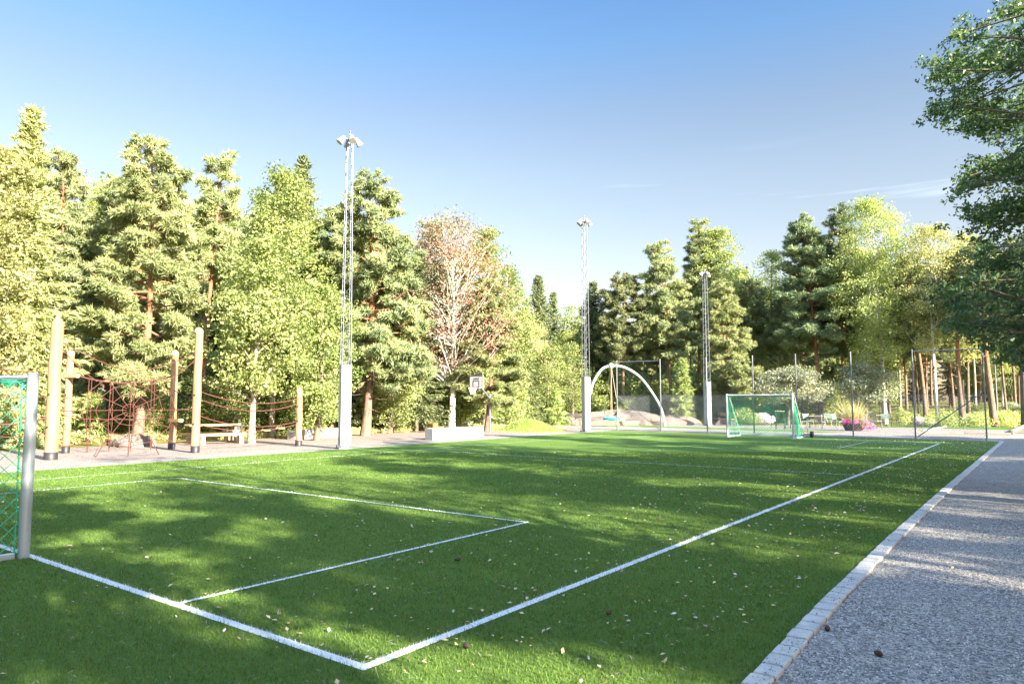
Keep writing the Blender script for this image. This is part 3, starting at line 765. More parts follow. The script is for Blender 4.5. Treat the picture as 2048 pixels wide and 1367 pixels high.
# ropes between the fourth and the short fifth pole
for z0, z1, s in ((2.05, 1.8, .30), (1.8, 1.62, .36), (1.25, .95, .30), (.95, .85, .26)): addrope(pp(3, z0), pp(4, z1), s, .018)
addrope(pp(2, 2.1), pp(3, 1.75), .06); addrope(pp(2, 1.45), pp(3, 1.55), .15); addrope(pp(2, .95), pp(3, .8), .12)
top.build('rope_net', RED, cf)
for t in (.35, .5, .65, .8):
    q = pp(3, .95) + (pp(4, .85) - pp(3, .95)) * t + np.array([0, 0, -4 * .26 * t * (1 - t)])
    b = MB(); b.box(tuple(q), (.30, .12, .05), R(40), .01); b.build('step', PLANK, cf)
for i, z, rz in ((1, 2.52, .2), (2, 1.02, .2)):
    b = MB(); q = pp(i, z); b.box((q[0] + .25, q[1] - .02, q[2]), (.62, .13, .12), rz, .015); b.build('cross_arm', PLANK, cf)
# leftmost pole and its ropes, mostly hidden behind the near goal
p6 = np.array(gnd(-70, 930)) - base; b = MB(); b.tube([(p6[0], p6[1], 0), (p6[0], p6[1], 3.6)], [.16, .14], 14); b.build('pole', POLEW, cf)
m2 = MB()
for z0, z1, s, r_ in ((2.75, 2.6, .12, .015), (1.25, 1.3, .22, .03), (.95, .85, .2, .015), (2.1, 1.9, .2, .015)):
    a, b_ = np.array([p6[0], p6[1], z0]), pp(0, z1); m2.tube([a + (b_ - a) * t + np.array([0, 0, -4 * s * t * (1 - t)]) for t in np.linspace(0, 1, 12)], r_, 5)
m2.build('rope_net', RED, cf)

# ------------------------------------------------------------------ basketball hoop
hx, hy, _ = gnd(979.5, 864)
hb = empty('basketball_hoop', (hx, hy, 0), 'white basketball backboard with red rim on a bent grey post', 'basketball hoop')
b = MB(); b.tube([(0, 0, 0), (0, 0, 2.08)], .055, 12); b.build('post', GALV, hb)
b = MB(); b.tube([(0, 0, 1.75), (0, -.12, 1.92), (0, -.95, 2.55), (0, -1.06, 2.62)], .045, 10); b.box((0, -1.09, 2.62), (.5, .04, .4)); b.build('arm', GALV, hb)
bd = MB(); bd.box((0, -1.15, 2.68), (.96, .05, .74), 0, .004); bo = bd.build('backboard', simple('board_white', (.62, .64, .68), .5, 0, .08), hb)
ln_ = MB()
def frame(mb, x0, x1, z0, z1, t, y):
    mb.box(((x0 + x1) / 2, y, z0 + t / 2), (x1 - x0, .006, t)); mb.box(((x0 + x1) / 2, y, z1 - t / 2), (x1 - x0, .006, t))
    mb.box((x0 + t / 2, y, (z0 + z1) / 2), (t, .006, z1 - z0 - 2 * t)); mb.box((x1 - t / 2, y, (z0 + z1) / 2), (t, .006, z1 - z0 - 2 * t))
frame(ln_, -.47, .47, 2.32, 3.04, .035, -1.178); frame(ln_, -.22, .22, 2.42, 2.78, .035, -1.178); ln_.build('marking', BLACK, bo)
fc = bpy.data.curves.new('lettering', 'FONT'); fc.body = 'sured'; fc.size = .17; fc.shear = .35; fc.align_x = 'CENTER'; fc.extrude = .002; fc.materials.append(BLACK)
tmp = bpy.data.objects.new('tmp', fc); COL.objects.link(tmp); bpy.context.view_layer.update()
fo = bpy.data.objects.new('lettering', bpy.data.meshes.new_from_object(tmp.evaluated_get(bpy.context.evaluated_depsgraph_get()))); bpy.data.objects.remove(tmp); COL.objects.link(fo); fo.parent = bo; fo.location = (.0, -1.180, 2.84); fo.rotation_euler = (math.pi / 2, 0, 0)
r_ = MB(); pts = [(.22 * math.cos(a), -1.46 + .22 * math.sin(a), 2.42) for a in np.linspace(0, 2 * math.pi, 21)]; r_.tube(pts, .014, 6, cap=False)
r_.box((0, -1.20, 2.42), (.12, .06, .09), 0, .006); ro = r_.build('rim', simple('rim_red', (.72, .06, .05), .5), hb)
n_ = MB()
for k in range(10):
    for s in (-1, 1):
        pts = []
        for j in range(5):
            a = 6.283 * (k + s * j * .5) / 10; rr0 = .215 - .028 * j; pts.append((rr0 * math.cos(a), -1.46 + rr0 * math.sin(a), 2.41 - .09 * j))
        n_.tube(pts, .009, 3, cap=False)
n_.build('net', simple('white_cord', (.78, .78, .72), .8), hb)

# ------------------------------------------------------------------ concrete benches, mound, boulder, rock
def conc(pa, pb, wd, hh_, label, lid=False):
    a, b = np.array(gnd(*pa)), np.array(gnd(*pb)); d = b - a; L = np.linalg.norm(d[:2]); rz = math.atan2(d[1], d[0])
    e = empty('concrete_bench', tuple(a), label, 'concrete bench', 'concrete bench blocks beside the gravel', rz)
    for k in range(2):
        m = MB(); m.box((L * (.25 + .5 * k), wd / 2, hh_ / 2), (L / 2 - .015, wd, hh_), 0, .012); m.build('concrete_block', CONC, e)
    return e
conc((865, 880), (968, 874), .50, .50, 'low pale concrete bench below the basketball hoop')
conc((590, 879), (704, 872), .50, .42, 'low pale concrete bench behind the shortest timber pole')
q = gnd(860, 877.5); e = empty('orange_crate', (q[0] - .12, q[1] + .28, .505), 'small orange and brown timber box on the end of a concrete bench', 'box', rz=R(80))
m = MB(); m.box((0, 0, .09), (.26, .46, .18), 0, .01); m.build('body', wood('orange_wood', (.35, .14, .03), (.6, .28, .06), 'y'), e)
for k in (-.14, 0, .14):
    for sx in (-.134, .134): m = MB(); m.box((sx, k, .09), (.01, .03, .17)); m.build('slat', DARK, e)

a = np.array(gnd(1036, 862)); mr, mh = 2.15, .62
V = []; Fs = []; nr_, ns = 14, 40; rg = np.random.default_rng(2)
for i in range(nr_ + 1):
    t = i / nr_
    for k in range(ns):
        an = 6.283 * k / ns; V.append((mr * t * math.cos(an), mr * t * math.sin(an), mh * (math.cos(math.pi * t) * .5 + .5) ** .85 - (.03 if t == 1 else 0)))
for i in range(nr_):
    for k in range(ns): Fs.append((i * ns + k, i * ns + (k + 1) % ns, (i + 1) * ns + (k + 1) % ns, (i + 1) * ns + k))
mo = link('grass_mound', npmesh('grass_mound', V, Fs, smooth=True), turf_mat('mound_turf')); mo.location = (a[0], a[1] + 1.0, 0)
mo.data.materials[0] = simple('mound_grass', (.15, .22, .035), .95, 0, .5, 9, .1)
rg = np.random.default_rng(44); n = 9000; t_ = rg.uniform(0, 1, n) ** .5; an = rg.uniform(0, 6.28, n)
C = np.stack([mr * t_ * np.cos(an), mr * t_ * np.sin(an), mh * (np.cos(math.pi * t_) * .5 + .5) ** .85], 1); axv = np.stack([rg.normal(size=n) * .5, rg.normal(size=n) * .5, np.ones(n)], 1)
V, Fc = cards(rg, C, axv * 0, .07, .22, 0, 0, True, axv * 3); gr = link('grass', npmesh('grass', V, Fc, rg.uniform(0, 1, n)), MAT['leaf_yellow'], mo); gr['kind'] = 'stuff'
tag(mo, 'smooth round green play mound right of the basketball post', 'mound')

def rockmesh(name, loc, sx, sy, sz, seed, label, cat='rock', mat=None):
    rg = np.random.default_rng(seed); nu, nv = 36, 14; V = []
    ph = rg.uniform(0, 6.28, 12)
    for j in range(nv + 1):
        v = j / nv * math.pi / 2
        for i in range(nu):
            u = 6.283 * i / nu
            k = 1 + .16 * math.sin(3 * u + ph[0] + 2 * v) + .10 * math.sin(7 * u + ph[1] - 3 * v) + .06 * math.sin(13 * u + 5 * v + ph[2]) + rg.normal() * .02
            V.append((sx * k * math.cos(u) * math.cos(v), sy * k * math.sin(u) * math.cos(v), sz * (k * math.sin(v)) - .03))
    Fs = [(j * nu + i, j * nu + (i + 1) % nu, (j + 1) * nu + (i + 1) % nu, (j + 1) * nu + i) for j in range(nv) for i in range(nu)]
    o = link(name, npmesh(name, V, Fs), mat or MAT['rock']); o.location = loc
    return tag(o, label, cat)
def rock_mat():
    m, nt, out = newmat('granite'); v = coords(nt); a = noise(nt, 1.3, 6, .65, v, .5); b = noise(nt, 9, 5, .7, v)
    c = ramp(nt, [(.35, (.13, .09, .065)), (.5, (.22, .19, .17)), (.65, (.27, .22, .17))], a)
    pbr(nt, out, mixc(nt, .6, c, ramp(nt, [(.3, (.5, .5, .5)), (.7, (1.1, 1.1, 1.1))], b), 'MULTIPLY'), .9, 0, b, .9, .08, .2); return m
MAT['rock'] = rock_mat()
q = dep(1235, 845, 53); rockmesh('rock_outcrop', (q[0], q[1], 0), 4.6, 2.2, .85, 3, 'long low brown granite outcrop behind the nest swing')
q = dep(1350, 848, 53); rockmesh('rock_outcrop', (q[0], q[1], 0), 1.7, 1.2, .55, 4, 'smaller grey granite hump right of the swing arch foot')
q = dep(1150, 850, 52); rockmesh('boulder', (q[0], q[1], 0), 1.0, .8, .45, 5, 'brown boulder just left of the middle floodlight mast')
q = gnd(262, 892); rockmesh('boulder', (q[0], q[1], 0), .95, .7, .42, 6, 'pale boulder behind the red spider net')
q = gnd(395, 885); q = dep(460, 852, 33); rockmesh('boulder', (q[0], q[1], 0), .6, .5, 1.0, 7, 'dark mossy boulder behind the picnic table', mat=simple('mossy_rock', (.09, .09, .08), .95))

# ------------------------------------------------------------------ picnic table behind the fourth pole
def along(pa, pb, d):
    a = np.array(gnd(*pa)); b = np.array(gnd(*pb)); return a, math.atan2(b[1] - a[1], b[0] - a[0]), np.linalg.norm((b - a)[:2])
a = np.array(gnd(385, 890)); b = np.array(gnd(484, 886)); rz = math.atan2(b[1] - a[1], b[0] - a[0])
e = empty('picnic_table', (a[0], a[1], 0), 'light timber picnic table with low front seat behind the red ropes', 'picnic table', rz=rz)
L = 2.3
for k in range(2):
    m = MB(); m.box((L / 2, .0 + .10 * 0 + (.0 if k == 0 else 1.45), .38), (L, .30, .09), 0, .01); s_o = m.build('seat', PLANK, e)
m = MB()
for k in range(3): m.box((L / 2 - .15, .50 + .235 * k, .74), (L - .3, .225, .06), 0, .006)
m.build('tabletop', PLANK, e)
for xx in (.35, L - .45):
    m = MB(); m.box((xx, 0, .165), (.18, .26, .33), 0, .01); m.box((xx, 1.45, .165), (.18, .26, .33), 0, .01); m.box((xx, .72, .04), (.09, 1.2, .08)); m.box((xx, .55, .38), (.09, .09, .62)); m.box((xx, .92, .38), (.09, .09, .62)); m.build('leg', GREYW, e)

# ------------------------------------------------------------------ arched nest swing
D_ = 48.0
f1, f0 = np.array(gnd(1331, 853)), np.array(gnd(1171, 854)); hub = np.array(dep(1222, 731, D_ - .3))
e = empty('nest_swing', (f0[0], f0[1], 0), 'white arched swing with round blue nest seat behind the fence', 'swing')
lf = lambda p: np.array(p) - np.array([f0[0], f0[1], 0])
def arc(pts):
    # Catmull-Rom through pixel-measured points
    P = [pts[0]] + pts + [pts[-1]]; out = []
    for i in range(1, len(P) - 2):
        for t in np.linspace(0, 1, 7)[:-1]:
            p0, p1, p2, p3 = P[i - 1], P[i], P[i + 1], P[i + 2]
            out.append(.5 * ((2 * p1) + (-p0 + p2) * t + (2 * p0 - 5 * p1 + 4 * p2 - p3) * t * t + (-p0 + 3 * p1 - 3 * p2 + p3) * t ** 3))
    out.append(P[-2]); return out
rt = [lf(dep(x, y, D_)) for x, y in ((1224, 731), (1248, 734), (1278, 752), (1303, 783), (1322, 817), (1330, 852))]; rt[-1][2] = 0
lt = [lf(dep(x, y, D_ - .3)) for x, y in ((1221, 731), (1205, 737), (1190, 757), (1180, 785), (1174, 818), (1171, 854))]; lt[-1][2] = 0
m = MB(); m.tube(arc(rt), .085, 12); m.build('arch_leg', WHITE, e)
m = MB(); m.tube(arc(lt), .085, 12); m.build('arch_leg', WHITE, e)
hc = lf(hub); m = MB(); m.lathe(hc + np.array([0, 0, -.18]), [(.05, 0), (.15, .06), (.19, .18), (.15, .30), (.05, .36)], 14); m.build('hub', WHITE, e)
sc_ = hc.copy(); sc_[2] = .52
m = MB(); m.tube([sc_ + np.array([.52 * math.cos(a), .52 * math.sin(a), 0]) for a in np.linspace(0, 2 * math.pi, 25)], .075, 8, cap=False); so_ = m.build('nest_ring', simple('turquoise_padding', (.03, .42, .55), .6), e)
m = MB(); poly = [(.5 * math.cos(a), .5 * math.sin(a)) for a in np.linspace(0, 2 * math.pi, 17)[:-1]]
net(m, poly, lambda u, v: sc_ + np.array([u, v, -.12 * (1 - (u * u + v * v) / .25)]), .09, .012); m.build('nest_net', DARK, so_)
for k in range(4):
    a = .6 + k * math.pi / 2; m = MB(); m.tube([hc + np.array([.04 * math.cos(a), .04 * math.sin(a), -.2]), sc_ + np.array([.52 * math.cos(a), .52 * math.sin(a), .04])], .017, 5); m.build('rope', TAN, e)

# ------------------------------------------------------------------ timber edgings
def edging(pts, label, mat, wd=.16, hh_=.18, name='timber_edging', z=0.0):
    e = empty(name, (pts[0][0], pts[0][1], 0), label, 'edging')
    for p, q in zip(pts[:-1], pts[1:]):
        d = np.array(q[:2]) - np.array(p[:2]); L = np.linalg.norm(d); m = MB()
        c = (np.array(p[:2]) + np.array(q[:2])) / 2 - np.array(pts[0][:2])
        m.box((c[0], c[1], hh_ / 2 + z), (L - .02, wd, hh_), math.atan2(d[1], d[0]), .012); m.build('sleeper', mat, e)
    return e
edging([dep(1150, 850, 50.0), dep(1230, 850, 50.2), dep(1310, 850, 50.4), dep(1355, 850, 50.5)], 'long brown sleeper edge of the sand below the rock outcrop', TIMBER, .2, .28)
edging([gnd(1905, 848), gnd(2070, 848)], 'straight concrete edge at the back of the right hand court', CONC, .2, .10, 'concrete_edging')
edging([gnd(1830, 866.5), gnd(1928, 868), gnd(2022, 870)], 'pale plank edge at the front of the right hand court', GREYW, .12, .12)
edging([gnd(1845, 862), gnd(1884, 855), gnd(1905, 849.5)], 'angled stone edge at the left of the right hand court', CONC, .16, .07, 'stone_edging')
a, b = np.array(gnd(2024, 869)), np.array(gnd(2056, 853)); rz = math.atan2((b - a)[1], (b - a)[0])
e = empty('timber_steps', tuple(a), 'grey timber rack of short steps at the far right of the yard', 'steps', rz=rz); L = np.linalg.norm(b - a)
for s in (0, -1.3):
    m = MB(); m.box((L / 2, s, .12), (L, .12, .22), 0, .01); m.build('rail', GREYW, e)
for k in range(8):
    m = MB(); m.box((.5 + k * (L - 1) / 7, -.65, .10), (.16, 1.18, .10), 0, .01); m.build('tread', GREYW, e)
edging([dep(1437, 845, 53), dep(1500, 845, 53.5)], 'low brown sleeper wall behind the left post of the far goal', TIMBER, .22, .38, 'timber_wall')
# low timber bench behind the far goal
a = np.array(dep(1432, 848, 50.5)); a[2] = 0
e = empty('timber_bench', tuple(a), 'brown timber bench with backrest seen past the left side of the far goal', 'bench', rz=R(-37))
m = MB(); m.box((1.1, 0, .45), (2.3, .42, .06), 0, .01); m.build('seat', TIMBER, e)
m = MB(); m.box((1.1, .24, .78), (2.3, .05, .22), 0, .01); m.build('backrest', TIMBER, e)
for xx in (.15, 2.05): m = MB(); m.box((xx, .02, .21), (.08, .40, .42), 0, .008); m.box((xx, .205, .6), (.07, .03, .5)); m.build('leg', DARK, e)

# ------------------------------------------------------------------ cafe furniture beyond the fence
MINT = simple('mint_paint', (.20, .29, .25), .5); CREAMW = wood('cream_slats', (.30, .27, .20), (.45, .41, .32), 'x'); BLUEP = simple('blue_paint', (.05, .14, .38), .5); BLK = simple('black_steel', (.03, .035, .035), .45)
def chair(px, py, rz, fm, sm, label, group='chairs around the cafe tables'):
    q = gnd(px, py); e = empty('garden_chair', (q[0], q[1], 0.0), label, 'chair', group, rz)
    m = MB()
    for k in range(4): m.box((0, -.18 + .12 * k, .45), (.44, .10, .025), 0, .004)
    m.build('seat', sm, e)
    m = MB()
    for k in range(3): m.box((0, .235 + .015 * k, .62 + .11 * k), (.44, .02, .085), 0, .004)
    m.build('backrest', sm, e)
    for sx in (-.2, .2):
        m = MB(); m.tube([(sx, -.2, .44), (sx, -.25, 0)], .016, 6); m.build('leg', fm, e)
        m = MB(); m.tube([(sx, .28, .9), (sx, .2, .44), (sx, .27, 0)], .016, 6); m.build('leg', fm, e)
    m = MB(); m.tube([(-.2, -.2, .43), (.2, -.2, .43), (.2, .2, .43), (-.2, .2, .43), (-.2, -.2, .43)], .013, 5); m.build('seat_frame', fm, e)
    return e
def table(px, py, s, hh_, fm, tm, label, name='cafe_table', rz=.3, cat='table'):
    q = gnd(px, py); e = empty(name, (q[0], q[1], 0.0), label, cat, None, rz)
    m = MB(); m.box((0, 0, hh_), (s, s, .04), 0, .008); m.build('table_top' if cat == 'table' else 'seat', tm, e)
    for a in (-1, 1):
        for b in (-1, 1): m = MB(); m.tube([(a * s * .4, b * s * .4, hh_ - .02), (a * s * .46, b * s * .46, 0)], .02, 6); m.build('leg', fm, e)
    m = MB(); k = s * .43; m.tube([(-k, -k, hh_ * .35), (k, -k, hh_ * .35), (k, k, hh_ * .35), (-k, k, hh_ * .35), (-k, -k, hh_ * .35)], .012, 5); m.build('stretcher', fm, e)
    return e
table(1560, 858, .55, 1.08, BLK, CREAMW, 'tall black bar table seen through the far goal net', 'bar_table')
table(1576, 857, .34, .78, BLK, BLK, 'black bar stool just right of the tall bar table', 'bar_stool', cat='stool')
table(1548, 856, .34, .78, BLK, BLK, 'black bar stool just left of the tall bar table', 'bar_stool', cat='stool')
chair(1603, 857, 2.4, MINT, CREAMW, 'cream slatted chair right beside the far goal post')
chair(1617, 855, .9, MINT, MINT, 'mint chair between the far goal and the square cafe table')
table(1632, 855, .8, .74, BLK, CREAMW, 'cream topped cafe table with four chairs behind the fence')
chair(1641, 858, 2.9, MINT, CREAMW, 'large cream slatted chair turned away at the front of the cafe table')
chair(1656, 854, .3, MINT, MINT, 'mint chair on the right of the cream cafe table')
chair(1676, 857, 1.2, MINT, MINT, 'mint chair standing alone just left of the flower planter')
chair(1738, 858, 1.9, BLUEP, BLUEP, 'blue chair just right of the pink petunias')
table(1760, 852, .8, .74, BLK, GREYW, 'brown topped dark cafe table right of the flower planter', 'cafe_table')
chair(1752, 856, 2.8, BLK, GREYW, 'dark chair in front of the brown topped table')
chair(1771, 855, 3.3, MINT, MINT, 'mint chair at the brown topped table')
chair(1789, 853, 1.4, BLK, BLK, 'black chair at the right end of the brown topped table')

# flower planter
def leafthing(name, loc, clusters, n, L, Wd, matn, label, cat, tri=False, up=.5, seed=0, parent=None, group=None, sq=.7):
    rg = np.random.default_rng(seed); C = np.array([c[:3] for c in clusters]); S = np.array([c[3] for c in clusters])
    idx = rg.choice(len(C), n, p=S ** 2 / (S ** 2).sum())
    d = unit(rg.normal(size=(n, 3))) * rg.uniform(.2, 1, (n, 1)) ** .5
    P = C[idx] + d * S[idx][:, None] * np.array([1, 1, sq]); P[:, 2] = np.maximum(P[:, 2], .02)
    V, Fc = cards(rg, P, d, L, Wd, up, .7, tri)
    ct = rg.uniform(.1, .6, len(C)); o = link(name, npmesh(name, V, Fc, np.clip(ct[idx] + rg.uniform(0, .5, n), 0, 1)), MAT[matn], parent)
    if parent is None: o.location = loc; tag(o, label, cat, group)
    return o
q = gnd(1708, 861)
e = empty('flower_planter', (q[0], q[1], 0), 'round dark planter with pink petunias and feathery grass at the fence', 'planter')
m = MB(); m.lathe((0, 0, 0), [(.42, 0), (.5, .1), (.62, .42), (.65, .45), (.58, .45), (.5, .38)], 20); m.build('pot', simple('dark_pot', (.07, .05, .05), .7), e)
leafthing('flowers', None, [(.55, -.2, .42, .35), (.8, .2, .28, .3), (-.3, -.35, .5, .25), (.1, -.5, .55, .25)], 1500, .06, .9, 'petunia', '', '', parent=e, seed=1)
leafthing('foliage', None, [(0, 0, .6, .5), (-.3, .1, .7, .45), (.3, .1, .8, .4)], 2200, .07, .4, 'leaf_dusty', '', '', parent=e, seed=2)
rg = np.random.default_rng(3); n = 500; a = rg.uniform(0, 6.28, n); s = rg.uniform(.15, .85, n)
C = np.stack([np.cos(a) * s * .3, np.sin(a) * s * .3, np.full(n, .5)], 1); axv = np.stack([np.cos(a) * s, np.sin(a) * s, np.full(n, 1.2)], 1)
V, Fc = cards(rg, C, axv * 0, 1.1, .022, 0, 0, True, axv * 3); link('feather_grass', npmesh('feather_grass', V, Fc, rg.uniform(.3, 1, n)), MAT['drygrass'], e)

# ------------------------------------------------------------------ low dark fence at the far right
a = np.array(gnd(1760, 845)); e = empty('low_fence', (a[0], a[1], 0), 'low thin black fence in front of the woods at the right', 'fence')
pts = [np.array(gnd(x, 846)) - a for x in (1760, 1797, 1850, 1892, 1940, 1988, 2044, 2100)]
for p in pts: m = MB(); m.tube([p, p + np.array([0, 0, 1.35])], .028, 8); m.build('post', BLK, e)
m = MB()
for z in (1.25, .15): m.tube([p + np.array([0, 0, z]) for p in pts], .012, 5)
m.build('rail', BLK, e)
p = np.array(gnd(1997, 845)); lp = np.array(gnd(1996, 846))
e = empty('slim_post', (lp[0], lp[1], 0), 'slim grey metal lamp post among the trees at far right', 'post'); m = MB(); m.tube([(0, 0, 0), (0, 0, 5.2)], [.06, .04], 8); m.build('pole', GALV, e)
m = MB(); m.tube([(0, 0, 0), (0, 0, .9)], .075, 8); m.build('sleeve', GALV, e)

# ------------------------------------------------------------------ pine cones on the turf
cone_m = None
CONES = [(1217, 1235, 'dark pine cone on the turf right of the white corner'), (932, 1303, 'brown pine cone on the turf just right of the white corner line'), (915, 1126, 'small pine cone on the turf between the two white boxes'),
         (1655, 1262, 'dark pine cone on the gravel beside the kerb'), (1757, 1313, 'reddish pine cone on the gravel path')]
for i, (px, py, lab) in enumerate(CONES):
    q = gnd(px, py)
    if cone_m is None:
        m = MB(); m.lathe((0, 0, 0), [(.004, -.03), (.013, -.022), (.02, -.006), (.018, .008), (.011, .022), (.003, .03)], 10)
        cone_m = m.build('pine_cone', simple('cone_brown', (.06, .035, .025), .8, 0, .5, 60)); o = cone_m
        for v_ in cone_m.data.vertices: v_.co *= 1 + .12 * math.sin(v_.index * 2.4)
    else: o = cone_m.copy(); COL.objects.link(o)
    o.location = (q[0], q[1], .042 if px < 1600 else .026); o.rotation_euler = (1.5, 0, i * 1.1); tag(o, lab, 'pine cone', 'pine cones')

exec_trees = True
SHSEED = 4
CAST = []
_r = random.Random(12)
for _i in range(11):
    for _j in range(6):
        if _j == 0 and _i in (5, 6): continue
        CAST.append((5.5 + _j * 4.2 + _r.uniform(-1.5, 1.5) + (1.5 if _i > 5 else 0), -12 + _i * 4.6 + _r.uniform(-1.8, 1.8), _r.uniform(10, 13) + _j * .9, 'tall' if _r.random() < .25 + .12 * _j else 'open', 1))
# ------------------------------------------------------------------ trees
def place(px, d):
    q = dep(px, 800, d); return q[0], q[1]
sd_ = [100]
def T(kind, px, d, toppx, hw, botpx, label, leafm=None, barkm=None, key=None, leanpx=0, **kw):
    x, y = place(px, d); z0 = hgt(x, y); top = dep(px, toppx, d)[2] - z0; bot = max(.35, dep(px, botpx, d)[2] - z0); rad = hw * d / F
    sd_[0] += 1; m = leanpx * d / F; args = dict(seed=sd_[0], h=top, rad=rad, base=bot, lean=(m * CY, m * SY)); args.update(kw)
    if kind == 'pine': return tree(kind, x, y, gen_pine, args, leafm or 'pine', barkm or 'bark_pine', 'pine_tree', label, group='trees of the front row', key=key)
    if kind == 'spruce': return tree(kind, x, y, gen_spruce, args, leafm or 'spruce', barkm or 'bark', 'spruce_tree', label, group='trees of the front row', key=key)
    nm = 'birch_tree' if kind == 'birch' else 'broadleaf_tree'
    return tree(kind, x, y, gen_decid, args, leafm or 'leaf', barkm or ('bark_birch' if kind == 'birch' else 'bark'), nm, label, group='trees of the front row', key=key)
# left wood, from the left edge
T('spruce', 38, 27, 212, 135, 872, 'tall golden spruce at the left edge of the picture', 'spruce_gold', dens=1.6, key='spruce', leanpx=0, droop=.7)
T('broad', -25, 25, 268, 75, 840, 'pale broadleaf tree cut off by the left edge', 'leaf_gold', dens=1.3)
T('pine', 128, 32, 305, 62, 640, 'pine with thin orange trunk just right of the golden spruce', 'pine', key='pine', dens=1.2)
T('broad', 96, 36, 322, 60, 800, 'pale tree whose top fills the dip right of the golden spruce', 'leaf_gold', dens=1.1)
T('broad', 178, 37, 352, 46, 800, 'light green treetop between the first pine and the dark pine', 'leaf_yellow', dens=1.1)
T('pine', 278, 29.5, 280, 110, 770, 'broad pale pine with twin tops behind the red spider net', 'pine_pale', key='pine', dens=1.5, trunk_r=.2, fork=-.75)
T('pine', 215, 33, 372, 58, 760, 'darker pine tucked left of the broad pale pine', 'pine', dens=1.3)
T('pine', 402, 33, 314, 52, 560, 'slender pine with long orange trunk behind the tall right pole', 'pine_pale', key='pine', dens=1.2, leanpx=8)
T('broad', 545, 33.5, 332, 92, 750, 'tall green aspen right of the slender orange pine', 'leaf', barkm='bark_pale', key='broad', dens=1.5, leafL=.11, prof='oval')
T('broad', 505, 29, 470, 88, 775, 'yellow green maple in front of the tall aspen', 'leaf_yellow', barkm='bark_pale', dens=1.3, leafL=.12, key='yellow', leanpx=10)
T('spruce', 599, 37, 308, 95, 800, 'narrow pointed dark spruce above the aspen', 'spruce', key='spruce', dens=1.2)
T('broad', 635, 31, 560, 62, 835, 'round green broadleaf tree left of the nearest mast', 'leaf', key='broad', dens=1.3)
T('pine', 732, 35, 356, 122, 770, 'great pine right behind the nearest floodlight mast', 'pine', dens=1.9, trunk_r=.22, key='pine', leanpx=12)
T('pine', 665, 37, 420, 52, 700, 'lower pine peeping out left of the nearest mast', 'pine', dens=1.2)
T('broad', 850, 42, 430, 55, 820, 'green birch with rusty top right of the great pine', 'leaf_dusty', dens=1.2)
T('birch', 903, 40, 425, 112, 735, 'sparse half bare birch with rusty leaves and white trunk', 'leaf_rust', dens=.24, nlimb=200, trunk_r=.19, key='rust', ncl=330, spread=1.4, leafL=.11)
T('broad', 968, 43.5, 448, 52, 830, 'dense dark green tree behind the half bare birch', 'leaf', dens=1.3, key='broad')
T('broad', 1012, 47, 525, 42, 830, 'green tree with rounded top left of the gap in the skyline', 'leaf', dens=1.3)
T('broad', 780, 38, 640, 60, 850, 'leafy low tree below the great pine', 'leaf_yellow', dens=1.2, key='yellow')
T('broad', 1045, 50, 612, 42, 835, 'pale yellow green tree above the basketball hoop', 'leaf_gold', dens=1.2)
T('spruce', 1078, 58, 548, 72, 838, 'tall pointed spruce in the gap between the two woods', 'spruce', dens=1.1, key='spruce')
T('spruce', 1107, 62, 585, 48, 838, 'smaller pointed spruce beside the tall one in the gap', 'spruce', dens=1.0)
T('broad', 1140, 60, 606, 34, 835, 'light green tree left of the middle mast', 'leaf_yellow', dens=1.2)
T('spruce', 1185, 61, 560, 76, 825, 'spruce directly right of the middle mast', 'spruce', dens=1.1)
T('pine', 1245, 59, 552, 66, 720, 'flat topped pine above the swing arch', 'pine', dens=1.4, key='pine')
T('pine', 1298, 63, 600, 40, 740, 'short pine filling the dip right of the flat topped pine', 'pine', dens=1.2)
T('pine', 1342, 58, 488, 62, 700, 'ragged pine with open top left of the farthest mast', 'pine', dens=1.2, key='pine', leanpx=-14)
T('pine', 1402, 62, 448, 54, 690, 'dark pine whose top rises above the farthest mast', 'pine', dens=1.3)
T('broad', 1452, 61, 450, 58, 770, 'tall green broadleaf tree right of the farthest mast', 'leaf_yellow', dens=1.3, leafL=.14, key='yellow')
T('pine', 1466, 54, 570, 58, 790, 'pale lower pine with orange trunk above the far goal', 'pine_pale', dens=1.5, leanpx=-12)
T('broad', 1545, 60, 494, 44, 770, 'slim green tree standing clear above the far goal', 'leaf', dens=1.2, leafL=.10)
T('pine', 1640, 54, 432, 66, 690, 'dark pine with pink trunk left of the tallest yellow birch', 'pine_blue', dens=1.4, key='pine', leanpx=-18)
T('pine', 1682, 56, 418, 58, 700, 'second dark pine touching the tallest yellow birch', 'pine_blue', dens=1.2, leanpx=10)
T('birch', 1768, 52, 390, 82, 720, 'tallest yellow green aspen with long white trunk', 'leaf_yellow', dens=1.1, leafL=.12, key='yellow', leanpx=-14, trunk_r=.17)
T('birch', 1875, 49, 445, 62, 700, 'golden birch with black flecked white trunk near the right fence', 'leaf_gold', dens=1.0, leafL=.12)
T('pine', 1850, 51, 520, 40, 690, 'pine with pink lit trunk left of the golden birch', 'pine', dens=1.0, leanpx=-22)
T('broad', 1935, 55, 462, 50, 720, 'yellow tree behind the oak leaves at the right', 'leaf_gold', dens=1.1, leafL=.14)
T('pine', 1924, 48, 500, 45, 660, 'pine with stout bare trunk right of the golden birch', 'pine', dens=1.0, trunk_r=.2)
T('pine', 1986, 47, 480, 50, 640, 'pine with thick pale trunk under the oak leaves', 'pine', dens=1.0, trunk_r=.22)
T('pine', 2050, 44, 470, 55, 640, 'dark trunked pine at the right edge of the wood', 'pine_blue', dens=1.0, trunk_r=.24, barkm='bark')
